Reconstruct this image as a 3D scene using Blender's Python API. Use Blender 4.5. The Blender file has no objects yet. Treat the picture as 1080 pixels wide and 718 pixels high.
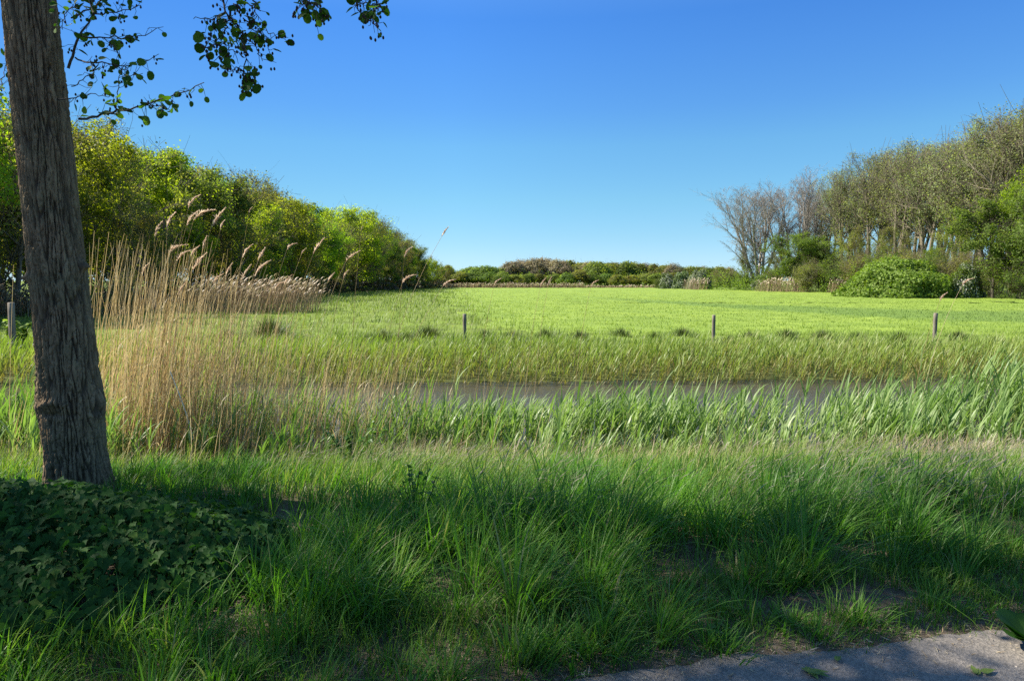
import bpy, math, numpy as np
from mathutils import Vector
R = math.radians
rng = np.random.default_rng(20240505)
sc = bpy.context.scene
COL = sc.collection

# ------------------------------------------------------------------ camera
W, H, F = 1080.0, 718.0, 720.0
CAMZ = 1.6
PITCH = math.atan(63 / 720)
cam = bpy.data.cameras.new('camera')
cam.sensor_width = 36.0
cam.lens = 24.0
cam.clip_start = 0.05
cam.clip_end = 20000
camo = bpy.data.objects.new('camera', cam)
COL.objects.link(camo)
camo.location = (0, 0, CAMZ)
camo.rotation_euler = (math.pi / 2 - PITCH, 0, 0)
sc.camera = camo
CP, SP = math.cos(PITCH), math.sin(PITCH)


def inv(px, py, Y):
    """point at forward distance Y (world y) that the photo shows at px, py"""
    a = (px - W / 2) / F
    b = (H / 2 - py) / F
    d = np.array([a, CP + b * SP, b * CP - SP])
    d = d * (Y / d[1])
    return np.array([d[0], d[1], d[2] + CAMZ])


# ------------------------------------------------------------------ noise
_perm = np.random.default_rng(7).permutation(256)
_perm = np.concatenate([_perm, _perm, _perm])
_grad = np.random.default_rng(8).normal(size=(256, 3))
_grad /= np.linalg.norm(_grad, axis=1)[:, None]


def perlin(p):
    p = np.asarray(p, float)
    i = np.floor(p).astype(int)
    f = p - i
    u = f * f * f * (f * (f * 6 - 15) + 10)
    i &= 255
    out = 0
    for dx in (0, 1):
        for dy in (0, 1):
            for dz in (0, 1):
                h = _perm[_perm[_perm[i[:, 0] + dx] + i[:, 1] + dy] + i[:, 2] + dz]
                g = _grad[h]
                v = g[:, 0] * (f[:, 0] - dx) + g[:, 1] * (f[:, 1] - dy) + g[:, 2] * (f[:, 2] - dz)
                w = (u[:, 0] if dx else 1 - u[:, 0]) * (u[:, 1] if dy else 1 - u[:, 1]) * (u[:, 2] if dz else 1 - u[:, 2])
                out = out + v * w
    return out * 1.6


def fbm(p, o=4):
    s, a, out = 1.0, 1.0, 0
    for k in range(o):
        out = out + a * perlin(np.asarray(p) * s + 17.3 * k)
        s *= 2.03
        a *= 0.5
    return out


def noise2(x, y, s=1.0, z=0.0, o=2):
    x = np.asarray(x, float)
    y = np.asarray(y, float)
    return fbm(np.stack([x * s, y * s, np.full_like(x, z)], 1), o)


def nrm(v):
    return v / np.maximum(np.linalg.norm(v, axis=-1, keepdims=True), 1e-9)


# ------------------------------------------------------------------ terrain
def sm(a, b, t):
    t = np.clip((t - a) / (b - a), 0, 1)
    return t * t * (3 - 2 * t)


def path_edge(x):
    x = np.asarray(x, float)
    return 2.54 + 0.228 * x + 0.035 * np.sin(x * 2.3) + 0.02 * np.sin(x * 7.1 + 1)


WATER_Z = -0.80


def ground_z(x, y):
    x = np.asarray(x, float)
    y = np.asarray(y, float)
    v = y - 0.05 * np.clip(x, -60, 60)
    z = -0.80 * sm(4.9, 9.3, v)
    z = z - 0.6 * sm(9.4, 10.6, v)
    z = z + 0.62 * sm(15.5, 16.2, v)
    z = z + 0.38 * sm(16.2, 21.5, v)
    xf = x.ravel()
    yf = y.ravel()
    n = noise2(xf, yf, 0.8, 0, 3).reshape(x.shape)
    amp = 0.03 * sm(0.2, 1.2, v - 2.66 - 0.2 * np.clip(x, -30, 30)) + 0.06 * sm(17, 25, v)
    z = z + n * amp
    # shallow old drain running diagonally across the field
    return z


# ------------------------------------------------------------------ mesh building
def mk(name, verts, faces, mat, parent=None, attrs=None, smooth=False, loc=None):
    """link one mesh object; faces is one (M,k) array or a list of such arrays"""
    me = bpy.data.meshes.new(name)
    verts = np.ascontiguousarray(verts, dtype=np.float32)
    fl = faces if isinstance(faces, (list, tuple)) else [faces]
    fl = [np.asarray(f, dtype=np.int32) for f in fl if len(f)]
    loops = np.concatenate([f.ravel() for f in fl])
    tot = np.concatenate([np.full(len(f), f.shape[1], np.int32) for f in fl])
    st = np.concatenate([[0], np.cumsum(tot)[:-1]]).astype(np.int32)
    me.vertices.add(len(verts))
    me.vertices.foreach_set('co', verts.ravel())
    me.loops.add(len(loops))
    me.loops.foreach_set('vertex_index', loops)
    me.polygons.add(len(tot))
    me.polygons.foreach_set('loop_start', st)
    me.polygons.foreach_set('loop_total', tot)
    if smooth:
        me.polygons.foreach_set('use_smooth', np.ones(len(tot), bool))
    for k, a in (attrs or {}).items():
        at = me.attributes.new(k, 'FLOAT', 'POINT')
        at.data.foreach_set('value', np.ascontiguousarray(a, dtype=np.float32))
    me.update(calc_edges=True)
    me.materials.append(mat)
    o = bpy.data.objects.new(name, me)
    COL.objects.link(o)
    if parent is not None:
        o.parent = parent
    if loc is not None:
        o.location = loc
    return o


def cat(parts):
    """parts: list of (verts, faces, attrs) with equal face arity -> one"""
    vs, fs, at, off = [], [], {}, 0
    for v, f, a in parts:
        vs.append(v)
        fs.append(f + off)
        off += len(v)
        for k in a:
            at.setdefault(k, []).append(a[k])
    return np.concatenate(vs), np.concatenate(fs), {k: np.concatenate(x) for k, x in at.items()}


def blades(base, head, length, width, a0, a1, nseg=4, face=None, rnd=None, wprof=None, curve=1.3):
    """ribbons: base (N,3), heading angle of the lean, angles from vertical at foot and tip"""
    N = len(base)
    length = np.broadcast_to(length, (N,)).astype(float)
    width = np.broadcast_to(width, (N,)).astype(float)
    a0 = np.broadcast_to(a0, (N,))
    a1 = np.broadcast_to(a1, (N,))
    hd = np.stack([np.cos(head), np.sin(head), np.zeros(N)], 1)
    if face is None:
        face = head + np.pi / 2 + rng.normal(0, 0.5, N)
    sd = np.stack([np.cos(face), np.sin(face), np.zeros(N)], 1)
    if wprof is None:
        wprof = lambda t: np.minimum(1, 0.55 + 1.8 * t) * (1 - t ** 2.2)
    ts = np.linspace(0, 1, nseg + 1)
    P = base.copy()
    V = np.zeros((N, nseg + 1, 2, 3))
    for j, t in enumerate(ts):
        if j:
            tm = (ts[j - 1] + t) / 2
            a = a0 + (a1 - a0) * tm ** curve
            P = P + (length / nseg)[:, None] * (np.sin(a)[:, None] * hd + np.cos(a)[:, None] * np.array([0, 0, 1.0]))
        w = max(wprof(t), 0.04) * width / 2
        V[:, j, 0] = P - sd * w[:, None]
        V[:, j, 1] = P + sd * w[:, None]
    idx = (np.arange(N) * (nseg + 1) * 2)[:, None, None]
    j = np.arange(nseg)[None, :, None] * 2
    Fq = (idx + j + np.array([0, 1, 3, 2])[None, None, :]).reshape(-1, 4)
    tt = np.tile(np.repeat(ts, 2), N)
    if rnd is None:
        rnd = rng.random(N)
    rr = np.repeat(rnd, (nseg + 1) * 2)
    return V.reshape(-1, 3), Fq, {'t': tt, 'r': rr}


def tubes(P, rad, sides):
    """P (B,k,3), rad (B,k) -> tube mesh"""
    B, k, _ = P.shape
    T = np.gradient(P, axis=1)
    T = nrm(T)
    ref = np.where(np.abs(T[:, :1, 2:3]) > 0.9, np.array([[[1.0, 0, 0]]]), np.array([[[0, 0, 1.0]]]))
    U = nrm(np.cross(T, np.broadcast_to(ref, T.shape)))
    Vv = np.cross(T, U)
    an = np.arange(sides) * 2 * np.pi / sides
    V = P[:, :, None] + rad[:, :, None, None] * (np.cos(an)[None, None, :, None] * U[:, :, None] + np.sin(an)[None, None, :, None] * Vv[:, :, None])
    b = (np.arange(B) * k * sides)[:, None, None]
    i = (np.arange(k - 1) * sides)[None, :, None]
    s = np.arange(sides)[None, None, :]
    s2 = (s + 1) % sides
    Fq = np.stack([b + i + s, b + i + s2, b + i + sides + s2, b + i + sides + s], -1).reshape(-1, 4)
    rr = np.repeat(rng.random(B), k * sides)
    return V.reshape(-1, 3), Fq, {'r': rr, 't': np.tile(np.repeat(np.linspace(0, 1, k), sides), B)}


def leaves(pos, nor, dr, size, tv, tf):
    """place a leaf template (verts k,3: x side, y along, z normal) at many spots"""
    dr = nrm(dr)
    sd = nrm(np.cross(dr, nor))
    nn = np.cross(sd, dr)
    N, k = len(pos), len(tv)
    size = np.broadcast_to(size, (N,))
    V = pos[:, None] + size[:, None, None] * (tv[None, :, 0:1] * sd[:, None] + tv[None, :, 1:2] * dr[:, None] + tv[None, :, 2:3] * nn[:, None])
    Fq = (np.arange(N)[:, None, None] * k + tf[None]).reshape(-1, tf.shape[1])
    return V.reshape(-1, 3), Fq, {'r': np.repeat(rng.random(N), k), 't': np.tile(tv[:, 1], N)}


DIAMOND = (np.array([[0, 0, 0], [0.42, 0.45, 0.10], [0, 1, 0], [-0.42, 0.45, 0.10]], float), np.array([[0, 1, 2, 3]]))
# rounded alder leaf: folded along the midrib
_a = np.array([0.0, .17, .34, .42, .38, .22, 0])
_b = np.array([0, .05, .25, .55, .8, .97, .96])
_mv = [[0, y, -0.02 * math.sin(3 * y)] for y in (0, .25, .55, .8, .96)]
ROUND_V = np.array(_mv + [[.30, .12, .07], [.44, .45, .10], [.36, .78, .06], [.13, .98, .0], [-.30, .12, .06], [-.44, .45, .11], [-.36, .78, .07], [-.13, .98, .0]], float)
ROUND_F = np.array([[0, 5, 6, 1], [1, 6, 7, 2], [2, 7, 8, 3], [3, 8, 8, 4], [0, 1, 10, 9], [1, 2, 11, 10], [2, 3, 12, 11], [3, 4, 12, 12]])
ROUND_F[3] = [3, 8, 4, 3]
ROUND_F = np.array([[0, 5, 1], [5, 6, 1], [1, 6, 2], [6, 7, 2], [2, 7, 3], [7, 8, 3], [3, 8, 4], [0, 1, 9], [9, 1, 10], [1, 2, 10], [10, 2, 11], [2, 3, 11], [11, 3, 12], [3, 4, 12]])
# pointed heart-shaped ground cover leaf
HEART_V = np.array([[0, 0.05, 0], [0, .3, -.03], [0, .6, -.05], [0, 1.0, -.16],
                    [.20, -.06, .03], [.44, .12, .05], [.40, .42, .03], [.17, .72, -.04],
                    [-.20, -.06, .03], [-.44, .12, .05], [-.40, .42, .03], [-.17, .72, -.04]], float)
HEART_F = np.array([[0, 4, 5], [0, 5, 1], [5, 6, 1], [1, 6, 2], [6, 7, 2], [2, 7, 3], [0, 9, 8], [0, 1, 9], [9, 1, 10], [1, 2, 10], [10, 2, 11], [2, 3, 11]])


IVY_V = np.array([[0, 0.04, 0], [0, .32, -.03], [0, .62, -.05], [0, 1.05, -.18],
                  [.17, -.10, .02], [.56, .10, -.02], [.30, .36, .04], [.16, .66, -.03],
                  [-.17, -.10, .02], [-.56, .10, -.02], [-.30, .36, .04], [-.16, .66, -.03]], float)

# ------------------------------------------------------------------ materials
def new_mat(name):
    m = bpy.data.materials.new(name)
    m.use_nodes = True
    nt = m.node_tree
    nt.nodes.clear()
    out = nt.nodes.new('ShaderNodeOutputMaterial')
    return m, nt, out


def N(nt, t, **kw):
    n = nt.nodes.new(t)
    for k, v in kw.items():
        if k.startswith('i_'):
            key = k[2:]
            key = int(key) if key.isdigit() else key.replace('_', ' ')
            n.inputs[key].default_value = v
        else:
            setattr(n, k, v)
    return n


def ramp(nt, fac, stops, interp='LINEAR'):
    r = N(nt, 'ShaderNodeValToRGB')
    r.color_ramp.interpolation = interp
    el = r.color_ramp.elements
    while len(el) < len(stops):
        el.new(0.5)
    for e, (p, c) in zip(el, stops):
        e.position = p
        e.color = (*c, 1)
    if fac is not None:
        nt.links.new(fac, r.inputs[0])
    return r


def attr(nt, name):
    return N(nt, 'ShaderNodeAttribute', attribute_name=name)


def mixc(nt, fac, a, b, blend='MIX'):
    m = N(nt, 'ShaderNodeMix', data_type='RGBA', blend_type=blend)
    for s, v in ((0, fac), (6, a), (7, b)):
        if isinstance(v, (int, float)):
            m.inputs[s].default_value = v
        elif isinstance(v, tuple):
            m.inputs[s].default_value = (*v, 1)
        else:
            nt.links.new(v, m.inputs[s])
    return m.outputs[2]


def noise(nt, scale, detail=4, vec=None, rough=0.55):
    n = N(nt, 'ShaderNodeTexNoise')
    n.inputs['Scale'].default_value = scale
    n.inputs['Detail'].default_value = detail
    n.inputs['Roughness'].default_value = rough
    if vec is not None:
        nt.links.new(vec, n.inputs['Vector'])
    return n


def pos(nt):
    return N(nt, 'ShaderNodeNewGeometry').outputs['Position']


def leaf_mat(name, stops, foot=None, foot_end=0.5, transl=0.35, rough=0.55, spec=0.16, patch=None, objvar=0.0, tcol=(1.15, 1.2, 0.55), pscale=0.6):
    """leafy surface: colour from the per-leaf value r, foot colour along t, light passing through"""
    m, nt, out = new_mat(name)
    L = nt.links.new
    c = ramp(nt, attr(nt, 'r').outputs['Fac'], stops).outputs[0]
    if patch:
        ns = noise(nt, pscale, 3, pos(nt))
        f = ramp(nt, ns.outputs['Fac'], [(0.38, (0, 0, 0)), (0.62, (1, 1, 1))]).outputs[0]
        c = mixc(nt, f, c, mixc(nt, 0.75, c, patch))
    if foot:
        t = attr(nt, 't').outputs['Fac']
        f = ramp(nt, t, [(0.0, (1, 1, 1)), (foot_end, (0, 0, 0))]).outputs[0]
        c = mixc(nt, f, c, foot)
    if objvar:
        oi = N(nt, 'ShaderNodeObjectInfo')
        hs = N(nt, 'ShaderNodeHueSaturation')
        mr = N(nt, 'ShaderNodeMapRange')
        L(oi.outputs['Random'], mr.inputs[0])
        mr.inputs[3].default_value = 0.5 - 0.018 * objvar
        mr.inputs[4].default_value = 0.5 + 0.03 * objvar
        L(mr.outputs[0], hs.inputs['Hue'])
        mv = N(nt, 'ShaderNodeMapRange')
        mul = N(nt, 'ShaderNodeMath', operation='MULTIPLY')
        mul.inputs[1].default_value = 7.31
        fr = N(nt, 'ShaderNodeMath', operation='FRACT')
        L(oi.outputs['Random'], mul.inputs[0])
        L(mul.outputs[0], fr.inputs[0])
        L(fr.outputs[0], mv.inputs[0])
        mv.inputs[3].default_value = 1 - 0.3 * objvar
        mv.inputs[4].default_value = 1 + 0.3 * objvar
        L(mv.outputs[0], hs.inputs['Value'])
        L(c, hs.inputs['Color'])
        c = hs.outputs[0]
    p = N(nt, 'ShaderNodeBsdfPrincipled')
    p.inputs['Roughness'].default_value = rough
    p.inputs['Specular IOR Level'].default_value = spec
    L(c, p.inputs['Base Color'])
    tr = N(nt, 'ShaderNodeBsdfTranslucent')
    L(mixc(nt, 1.0, c, tcol, 'MULTIPLY'), tr.inputs['Color'])
    ms = N(nt, 'ShaderNodeMixShader')
    ms.inputs[0].default_value = transl
    L(p.outputs[0], ms.inputs[1])
    L(tr.outputs[0], ms.inputs[2])
    L(ms.outputs[0], out.inputs[0])
    return m


def wood_mat(name, c1, c2, scale=6, bump=0.4, moss=None):
    m, nt, out = new_mat(name)
    L = nt.links.new
    tc = N(nt, 'ShaderNodeTexCoord').outputs['Object']
    mp = N(nt, 'ShaderNodeMapping')
    mp.inputs['Scale'].default_value = (1, 1, 0.22)
    L(tc, mp.inputs[0])
    n1 = noise(nt, scale, 6, mp.outputs[0], 0.65)
    c = ramp(nt, n1.outputs['Fac'], [(0.3, c1), (0.7, c2)]).outputs[0]
    if moss:
        n2 = noise(nt, 1.7, 4, tc)
        f = ramp(nt, n2.outputs['Fac'], [(0.5, (0, 0, 0)), (0.68, (1, 1, 1))]).outputs[0]
        c = mixc(nt, f, c, mixc(nt, 0.55, c, moss))
    p = N(nt, 'ShaderNodeBsdfPrincipled')
    p.inputs['Roughness'].default_value = 0.9
    p.inputs['Specular IOR Level'].default_value = 0.15
    L(c, p.inputs['Base Color'])
    b = N(nt, 'ShaderNodeBump')
    b.inputs['Strength'].default_value = bump
    b.inputs['Distance'].default_value = 0.02
    L(n1.outputs['Fac'], b.inputs['Height'])
    L(b.outputs[0], p.inputs['Normal'])
    L(p.outputs[0], out.inputs[0])
    return m


# ------------------------------------------------------------------ object helpers
def tag(o, label=None, category=None, group=None, kind=None):
    if label:
        o['label'] = label
    if category:
        o['category'] = category
    if group:
        o['group'] = group
    if kind:
        o['kind'] = kind
    return o


def empty(name, loc, rz=0.0, scale=1.0):
    o = bpy.data.objects.new(name, None)
    COL.objects.link(o)
    o.empty_display_size = 0.3
    o.location = loc
    o.rotation_euler = (0, 0, rz)
    o.scale = (scale, scale, scale) if np.isscalar(scale) else scale
    return o


def dup(root):
    """copy a thing with its parts"""
    r = root.copy()
    COL.objects.link(r)
    for ch in list(root.children):
        c = ch.copy()
        COL.objects.link(c)
        c.parent = r
    return r


ORD = 'first second third fourth fifth sixth seventh eighth ninth tenth eleventh twelfth thirteenth fourteenth fifteenth sixteenth seventeenth eighteenth nineteenth twentieth'.split()
TENS = {20: 'twenty', 30: 'thirty', 40: 'forty', 50: 'fifty'}


def ordinal(i):
    if i < 20:
        return ORD[i]
    n = i + 1
    if n % 10 == 0:
        return {30: 'thirtieth', 40: 'fortieth', 50: 'fiftieth'}[n]
    return TENS[n // 10 * 10] + '-' + ORD[n % 10 - 1]


# ------------------------------------------------------------------ world and sun
SUN_AZ, SUN_EL = R(-77), R(45)          # azimuth from the viewing direction (+Y), negative to the left
wd = bpy.data.worlds.new('World')
sc.world = wd
wd.use_nodes = True
nt = wd.node_tree
nt.nodes.clear()
wo = nt.nodes.new('ShaderNodeOutputWorld')
bg = nt.nodes.new('ShaderNodeBackground')
sky = nt.nodes.new('ShaderNodeTexSky')
sky.sky_type = 'NISHITA'
sky.sun_disc = False
sky.sun_elevation = SUN_EL
sky.sun_rotation = SUN_AZ % (2 * math.pi)
sky.altitude = 2000
sky.air_density = 1.0
sky.dust_density = 0.0
sky.ozone_density = 4.0
# the physical sky is far whiter near the horizon than this clear spring day: grade it by elevation and towards the sun
tcg = nt.nodes.new('ShaderNodeTexCoord').outputs['Generated']
sepw = nt.nodes.new('ShaderNodeSeparateXYZ')
nt.links.new(tcg, sepw.inputs[0])
rw_ = nt.nodes.new('ShaderNodeValToRGB')
stops = [(0.0, (.255, .335, .45)), (0.035, (.275, .35, .42)), (0.0614, (.275, .365, .395)), (0.113, (.28, .41, .405)), (0.187, (.275, .445, .465)), (0.235, (.24, .42, .52)), (0.30, (.215, .415, .575)), (0.345, (.195, .405, .60)), (0.6, (.70, .82, .88)), (1.0, (1.0, 1.0, .95))]
while len(rw_.color_ramp.elements) < len(stops):
    rw_.color_ramp.elements.new(.5)
for e_, (p_, c_) in zip(rw_.color_ramp.elements, stops):
    e_.position = p_
    e_.color = (*c_, 1)
nt.links.new(sepw.outputs[2], rw_.inputs[0])
dt = nt.nodes.new('ShaderNodeVectorMath')
dt.operation = 'DOT_PRODUCT'
dt.inputs[1].default_value = (math.sin(SUN_AZ), math.cos(SUN_AZ), 0)
nt.links.new(tcg, dt.inputs[0])
mrw = nt.nodes.new('ShaderNodeMapRange')
nt.links.new(dt.outputs['Value'], mrw.inputs[0])
for q_, v_ in zip((1, 2, 3, 4), (0.3, 0.95, 1.0, 0.62)):
    mrw.inputs[q_].default_value = v_
m1 = nt.nodes.new('ShaderNodeMix')
m1.data_type = 'RGBA'
m1.blend_type = 'MULTIPLY'
m1.inputs[0].default_value = 1
nt.links.new(sky.outputs[0], m1.inputs[6])
nt.links.new(rw_.outputs[0], m1.inputs[7])
vs_ = nt.nodes.new('ShaderNodeVectorMath')
vs_.operation = 'SCALE'
nt.links.new(m1.outputs[2], vs_.inputs[0])
nt.links.new(mrw.outputs[0], vs_.inputs['Scale'])
nt.links.new(vs_.outputs[0], bg.inputs[0])
bg.inputs[1].default_value = 0.125
nt.links.new(bg.outputs[0], wo.inputs[0])
sl = bpy.data.lights.new('sun', 'SUN')
sl.energy = 4.2
sl.angle = R(0.53)
sl.color = (1.0, 0.94, 0.83)
so = bpy.data.objects.new('sun', sl)
COL.objects.link(so)
SUND = Vector((math.sin(SUN_AZ) * math.cos(SUN_EL), math.cos(SUN_AZ) * math.cos(SUN_EL), math.sin(SUN_EL)))
so.rotation_euler = SUND.to_track_quat('Z', 'Y').to_euler()
so.location = (-30, 20, 40)
sc.view_settings.view_transform = 'Standard'
sc.view_settings.look = 'None'
sc.view_settings.exposure = 1.55
sc.view_settings.gamma = 1.0
sc.render.engine = 'CYCLES'
sc.cycles.max_bounces = 10
sc.cycles.diffuse_bounces = 7
sc.cycles.glossy_bounces = 2
sc.cycles.transmission_bounces = 7
sc.cycles.use_denoising = False
sc.cycles.sample_clamp_indirect = 6.0

# ------------------------------------------------------------------ ground
def graded(fine_a, fine_b, step, far_a, far_b, g=1.12):
    xs = list(np.arange(fine_a, fine_b + 1e-6, step))
    s, x = step, fine_b
    while x < far_b:
        s *= g
        x += s
        xs.append(x)
    s, x = step, fine_a
    while x > far_a:
        s *= g
        x -= s
        xs.insert(0, x)
    return np.array(xs)


def grid_mesh(xs, ys, zf):
    X, Y = np.meshgrid(xs, ys)
    Z = zf(X, Y)
    nx, ny = len(xs), len(ys)
    i = np.arange(ny - 1)[:, None] * nx + np.arange(nx - 1)[None]
    f = np.stack([i, i + 1, i + nx + 1, i + nx], -1).reshape(-1, 4)
    return np.stack([X, Y, Z], -1).reshape(-1, 3), f


def soil_mat():
    m, nt, out = new_mat('ground_soil')
    L = nt.links.new
    P = pos(nt)
    n1 = noise(nt, 1.3, 5, P)
    n2 = noise(nt, 28, 5, P, 0.7)
    n3 = noise(nt, 0.08, 3, P)
    soil = ramp(nt, n2.outputs['Fac'], [(0.25, (0.045, 0.034, 0.022)), (0.55, (0.12, 0.095, 0.065)), (0.8, (0.22, 0.185, 0.14))]).outputs[0]
    thatch = ramp(nt, n2.outputs['Fac'], [(0.3, (0.05, 0.062, 0.02)), (0.6, (0.10, 0.115, 0.035)), (0.8, (0.17, 0.15, 0.07))]).outputs[0]
    turf = ramp(nt, n2.outputs['Fac'], [(0.3, (0.12, 0.18, 0.028)), (0.7, (0.21, 0.275, 0.048))]).outputs[0]
    sep = N(nt, 'ShaderNodeSeparateXYZ')
    L(P, sep.inputs[0])
    mr = N(nt, 'ShaderNodeMapRange')
    L(sep.outputs[1], mr.inputs[0])
    mr.inputs[1].default_value = 4.2
    mr.inputs[2].default_value = 6.0
    c = mixc(nt, mr.outputs[0], soil, thatch)
    mr2 = N(nt, 'ShaderNodeMapRange')
    L(sep.outputs[1], mr2.inputs[0])
    mr2.inputs[1].default_value = 19
    mr2.inputs[2].default_value = 24
    f = ramp(nt, n1.outputs['Fac'], [(0.35, (0.35, 0.35, 0.35)), (0.65, (1, 1, 1))]).outputs[0]
    mm = N(nt, 'ShaderNodeMath', operation='MULTIPLY')
    L(mr2.outputs[0], mm.inputs[0])
    L(f, mm.inputs[1])
    c = mixc(nt, mm.outputs[0], c, turf)
    p = N(nt, 'ShaderNodeBsdfPrincipled')
    p.inputs['Roughness'].default_value = 0.95
    p.inputs['Specular IOR Level'].default_value = 0.1
    L(c, p.inputs['Base Color'])
    b = N(nt, 'ShaderNodeBump')
    b.inputs['Strength'].default_value = 0.7
    b.inputs['Distance'].default_value = 0.03
    L(n2.outputs['Fac'], b.inputs['Height'])
    L(b.outputs[0], p.inputs['Normal'])
    L(p.outputs[0], out.inputs[0])
    return m


xs = graded(-18, 18, 0.3, -4000, 4000, 1.14)
ys = np.concatenate([graded(0, 24, 0.15, -400, 24)[:-1], graded(24, 40, 0.5, 24, 6000, 1.12)])
v, f = grid_mesh(xs, ys, ground_z)
tag(mk('ground', v, f, soil_mat(), smooth=True), 'grassy bank and flat land under the vegetation', 'ground', kind='structure')

# path
def asphalt_mat():
    m, nt, out = new_mat('worn_asphalt')
    L = nt.links.new
    P = pos(nt)
    n1 = noise(nt, 2.2, 5, P)
    n2 = noise(nt, 160, 3, P, 0.8)
    vo = N(nt, 'ShaderNodeTexVoronoi')
    vo.inputs['Scale'].default_value = 95
    L(P, vo.inputs['Vector'])
    base = ramp(nt, n1.outputs['Fac'], [(0.3, (0.145, 0.128, 0.108)), (0.7, (0.25, 0.217, 0.18))]).outputs[0]
    st = ramp(nt, vo.outputs['Color'], [(0.0, (0.55, 0.55, 0.55)), (0.6, (1.0, 1.0, 1.0)), (0.93, (1.25, 1.22, 1.18)), (1.0, (2.6, 2.5, 2.35))]).outputs[0]
    c = mixc(nt, 1.0, base, st, 'MULTIPLY')
    c = mixc(nt, 0.6, c, ramp(nt, n2.outputs['Fac'], [(0.3, (0.3, 0.3, 0.3)), (0.75, (1.5, 1.5, 1.5))]).outputs[0], 'MULTIPLY')
    n3 = noise(nt, 5, 5, P, 0.7)
    f = ramp(nt, n3.outputs['Fac'], [(0.56, (0, 0, 0)), (0.72, (0.7, 0.7, 0.7))]).outputs[0]
    c = mixc(nt, f, c, (0.12, 0.095, 0.065))
    p = N(nt, 'ShaderNodeBsdfPrincipled')
    p.inputs['Roughness'].default_value = 0.85
    L(c, p.inputs['Base Color'])
    ad = N(nt, 'ShaderNodeMath', operation='ADD')
    L(vo.outputs['Distance'], ad.inputs[0])
    L(n2.outputs['Fac'], ad.inputs[1])
    b = N(nt, 'ShaderNodeBump')
    b.inputs['Strength'].default_value = 0.55
    b.inputs['Distance'].default_value = 0.006
    L(ad.outputs[0], b.inputs['Height'])
    L(b.outputs[0], p.inputs['Normal'])
    L(p.outputs[0], out.inputs[0])
    return m


xp = np.concatenate([np.arange(-60, -2, 2.0), np.arange(-2, 8, 0.02), np.arange(8, 61, 2.0)])
us = np.array([0, 0.006, 0.05, 0.15, 0.4, 0.7, 1.0])
edge = path_edge(xp) + 0.04 * noise2(xp, xp * 0, 3.0, 2.0, 5) + .015 * noise2(xp, xp * 0, 17.0, 5.0, 2)
Yp = edge[:, None] - us[None] * 3.0
Zp = np.where(us[None] == 0, -0.03, np.where(us[None] < 0.01, 0.012, 0.02 - 0.006 * (us[None] > 0.9))) + 0 * Yp
Xp = np.repeat(xp[:, None], len(us), 1)
i = np.arange(len(xp) - 1)[:, None] * len(us) + np.arange(len(us) - 1)[None]
f = np.stack([i, i + 1, i + len(us) + 1, i + len(us)], -1).reshape(-1, 4)
tag(mk('path', np.stack([Xp, Yp, Zp], -1).reshape(-1, 3), f[:, ::-1], asphalt_mat(), smooth=True), 'worn grey asphalt path at the lower edge of the photo', 'path', kind='structure')

# water
def water_mat():
    m, nt, out = new_mat('canal_water')
    L = nt.links.new
    P = pos(nt)
    mp = N(nt, 'ShaderNodeMapping')
    mp.inputs['Scale'].default_value = (1.0, 2.2, 1)
    L(P, mp.inputs[0])
    n1 = noise(nt, 4.5, 4, mp.outputs[0], 0.6)
    p = N(nt, 'ShaderNodeBsdfPrincipled')
    p.inputs['Base Color'].default_value = (0.055, 0.047, 0.034, 1)
    p.inputs['Roughness'].default_value = 0.12
    p.inputs['IOR'].default_value = 1.33
    b = N(nt, 'ShaderNodeBump')
    b.inputs['Strength'].default_value = 0.55
    b.inputs['Distance'].default_value = 0.05
    L(n1.outputs['Fac'], b.inputs['Height'])
    L(b.outputs[0], p.inputs['Normal'])
    L(p.outputs[0], out.inputs[0])
    return m


xw = np.linspace(-200, 200, 81)
vw, fw = [], []
for x in xw:
    cx = 0.05 * np.clip(x, -60, 60)
    for y in np.linspace(8.9, 16.5, 7):
        vw.append((x, y + cx, WATER_Z))
i = np.arange(80)[:, None] * 7 + np.arange(6)[None]
fw = np.stack([i, i + 7, i + 8, i + 1], -1).reshape(-1, 4)
tag(mk('water', np.array(vw), fw, water_mat(), smooth=True), 'brown still water of the ditch between the reed margins', 'water', kind='structure')

# field
FY = np.array([22, 25, 29, 40, 50, 75, 100, 150, 190])
FXL = np.array([4.0, 1.0, -0.8, -2.6, -4.2, -8, -11.5, -18, -22])
FXR = np.array([40, 42, 44, 50, 54, 56, 56, 46, 44])


def drain(x, y):
    """0..1 mask of the longer, darker grass strip running across the field"""
    # centre line passes (13,66), (20,48), (28,37), (40,32)
    yc = np.interp(x, [2, 8, 13, 17, 20, 28, 40, 60], [110, 85, 64, 52, 44, 37, 34, 32])
    w = np.interp(x, [2, 13, 21, 28, 60], [6, 8.0, 12.0, 10.0, 9.0])
    n = noise2(np.ravel(x), np.ravel(y), 0.25, 5.0, 3).reshape(np.shape(x))
    return np.clip(2.6 - 2.6 * np.abs(y - yc + n * 2.0) / w, 0, 1) * sm(4, 16, x)


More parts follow.
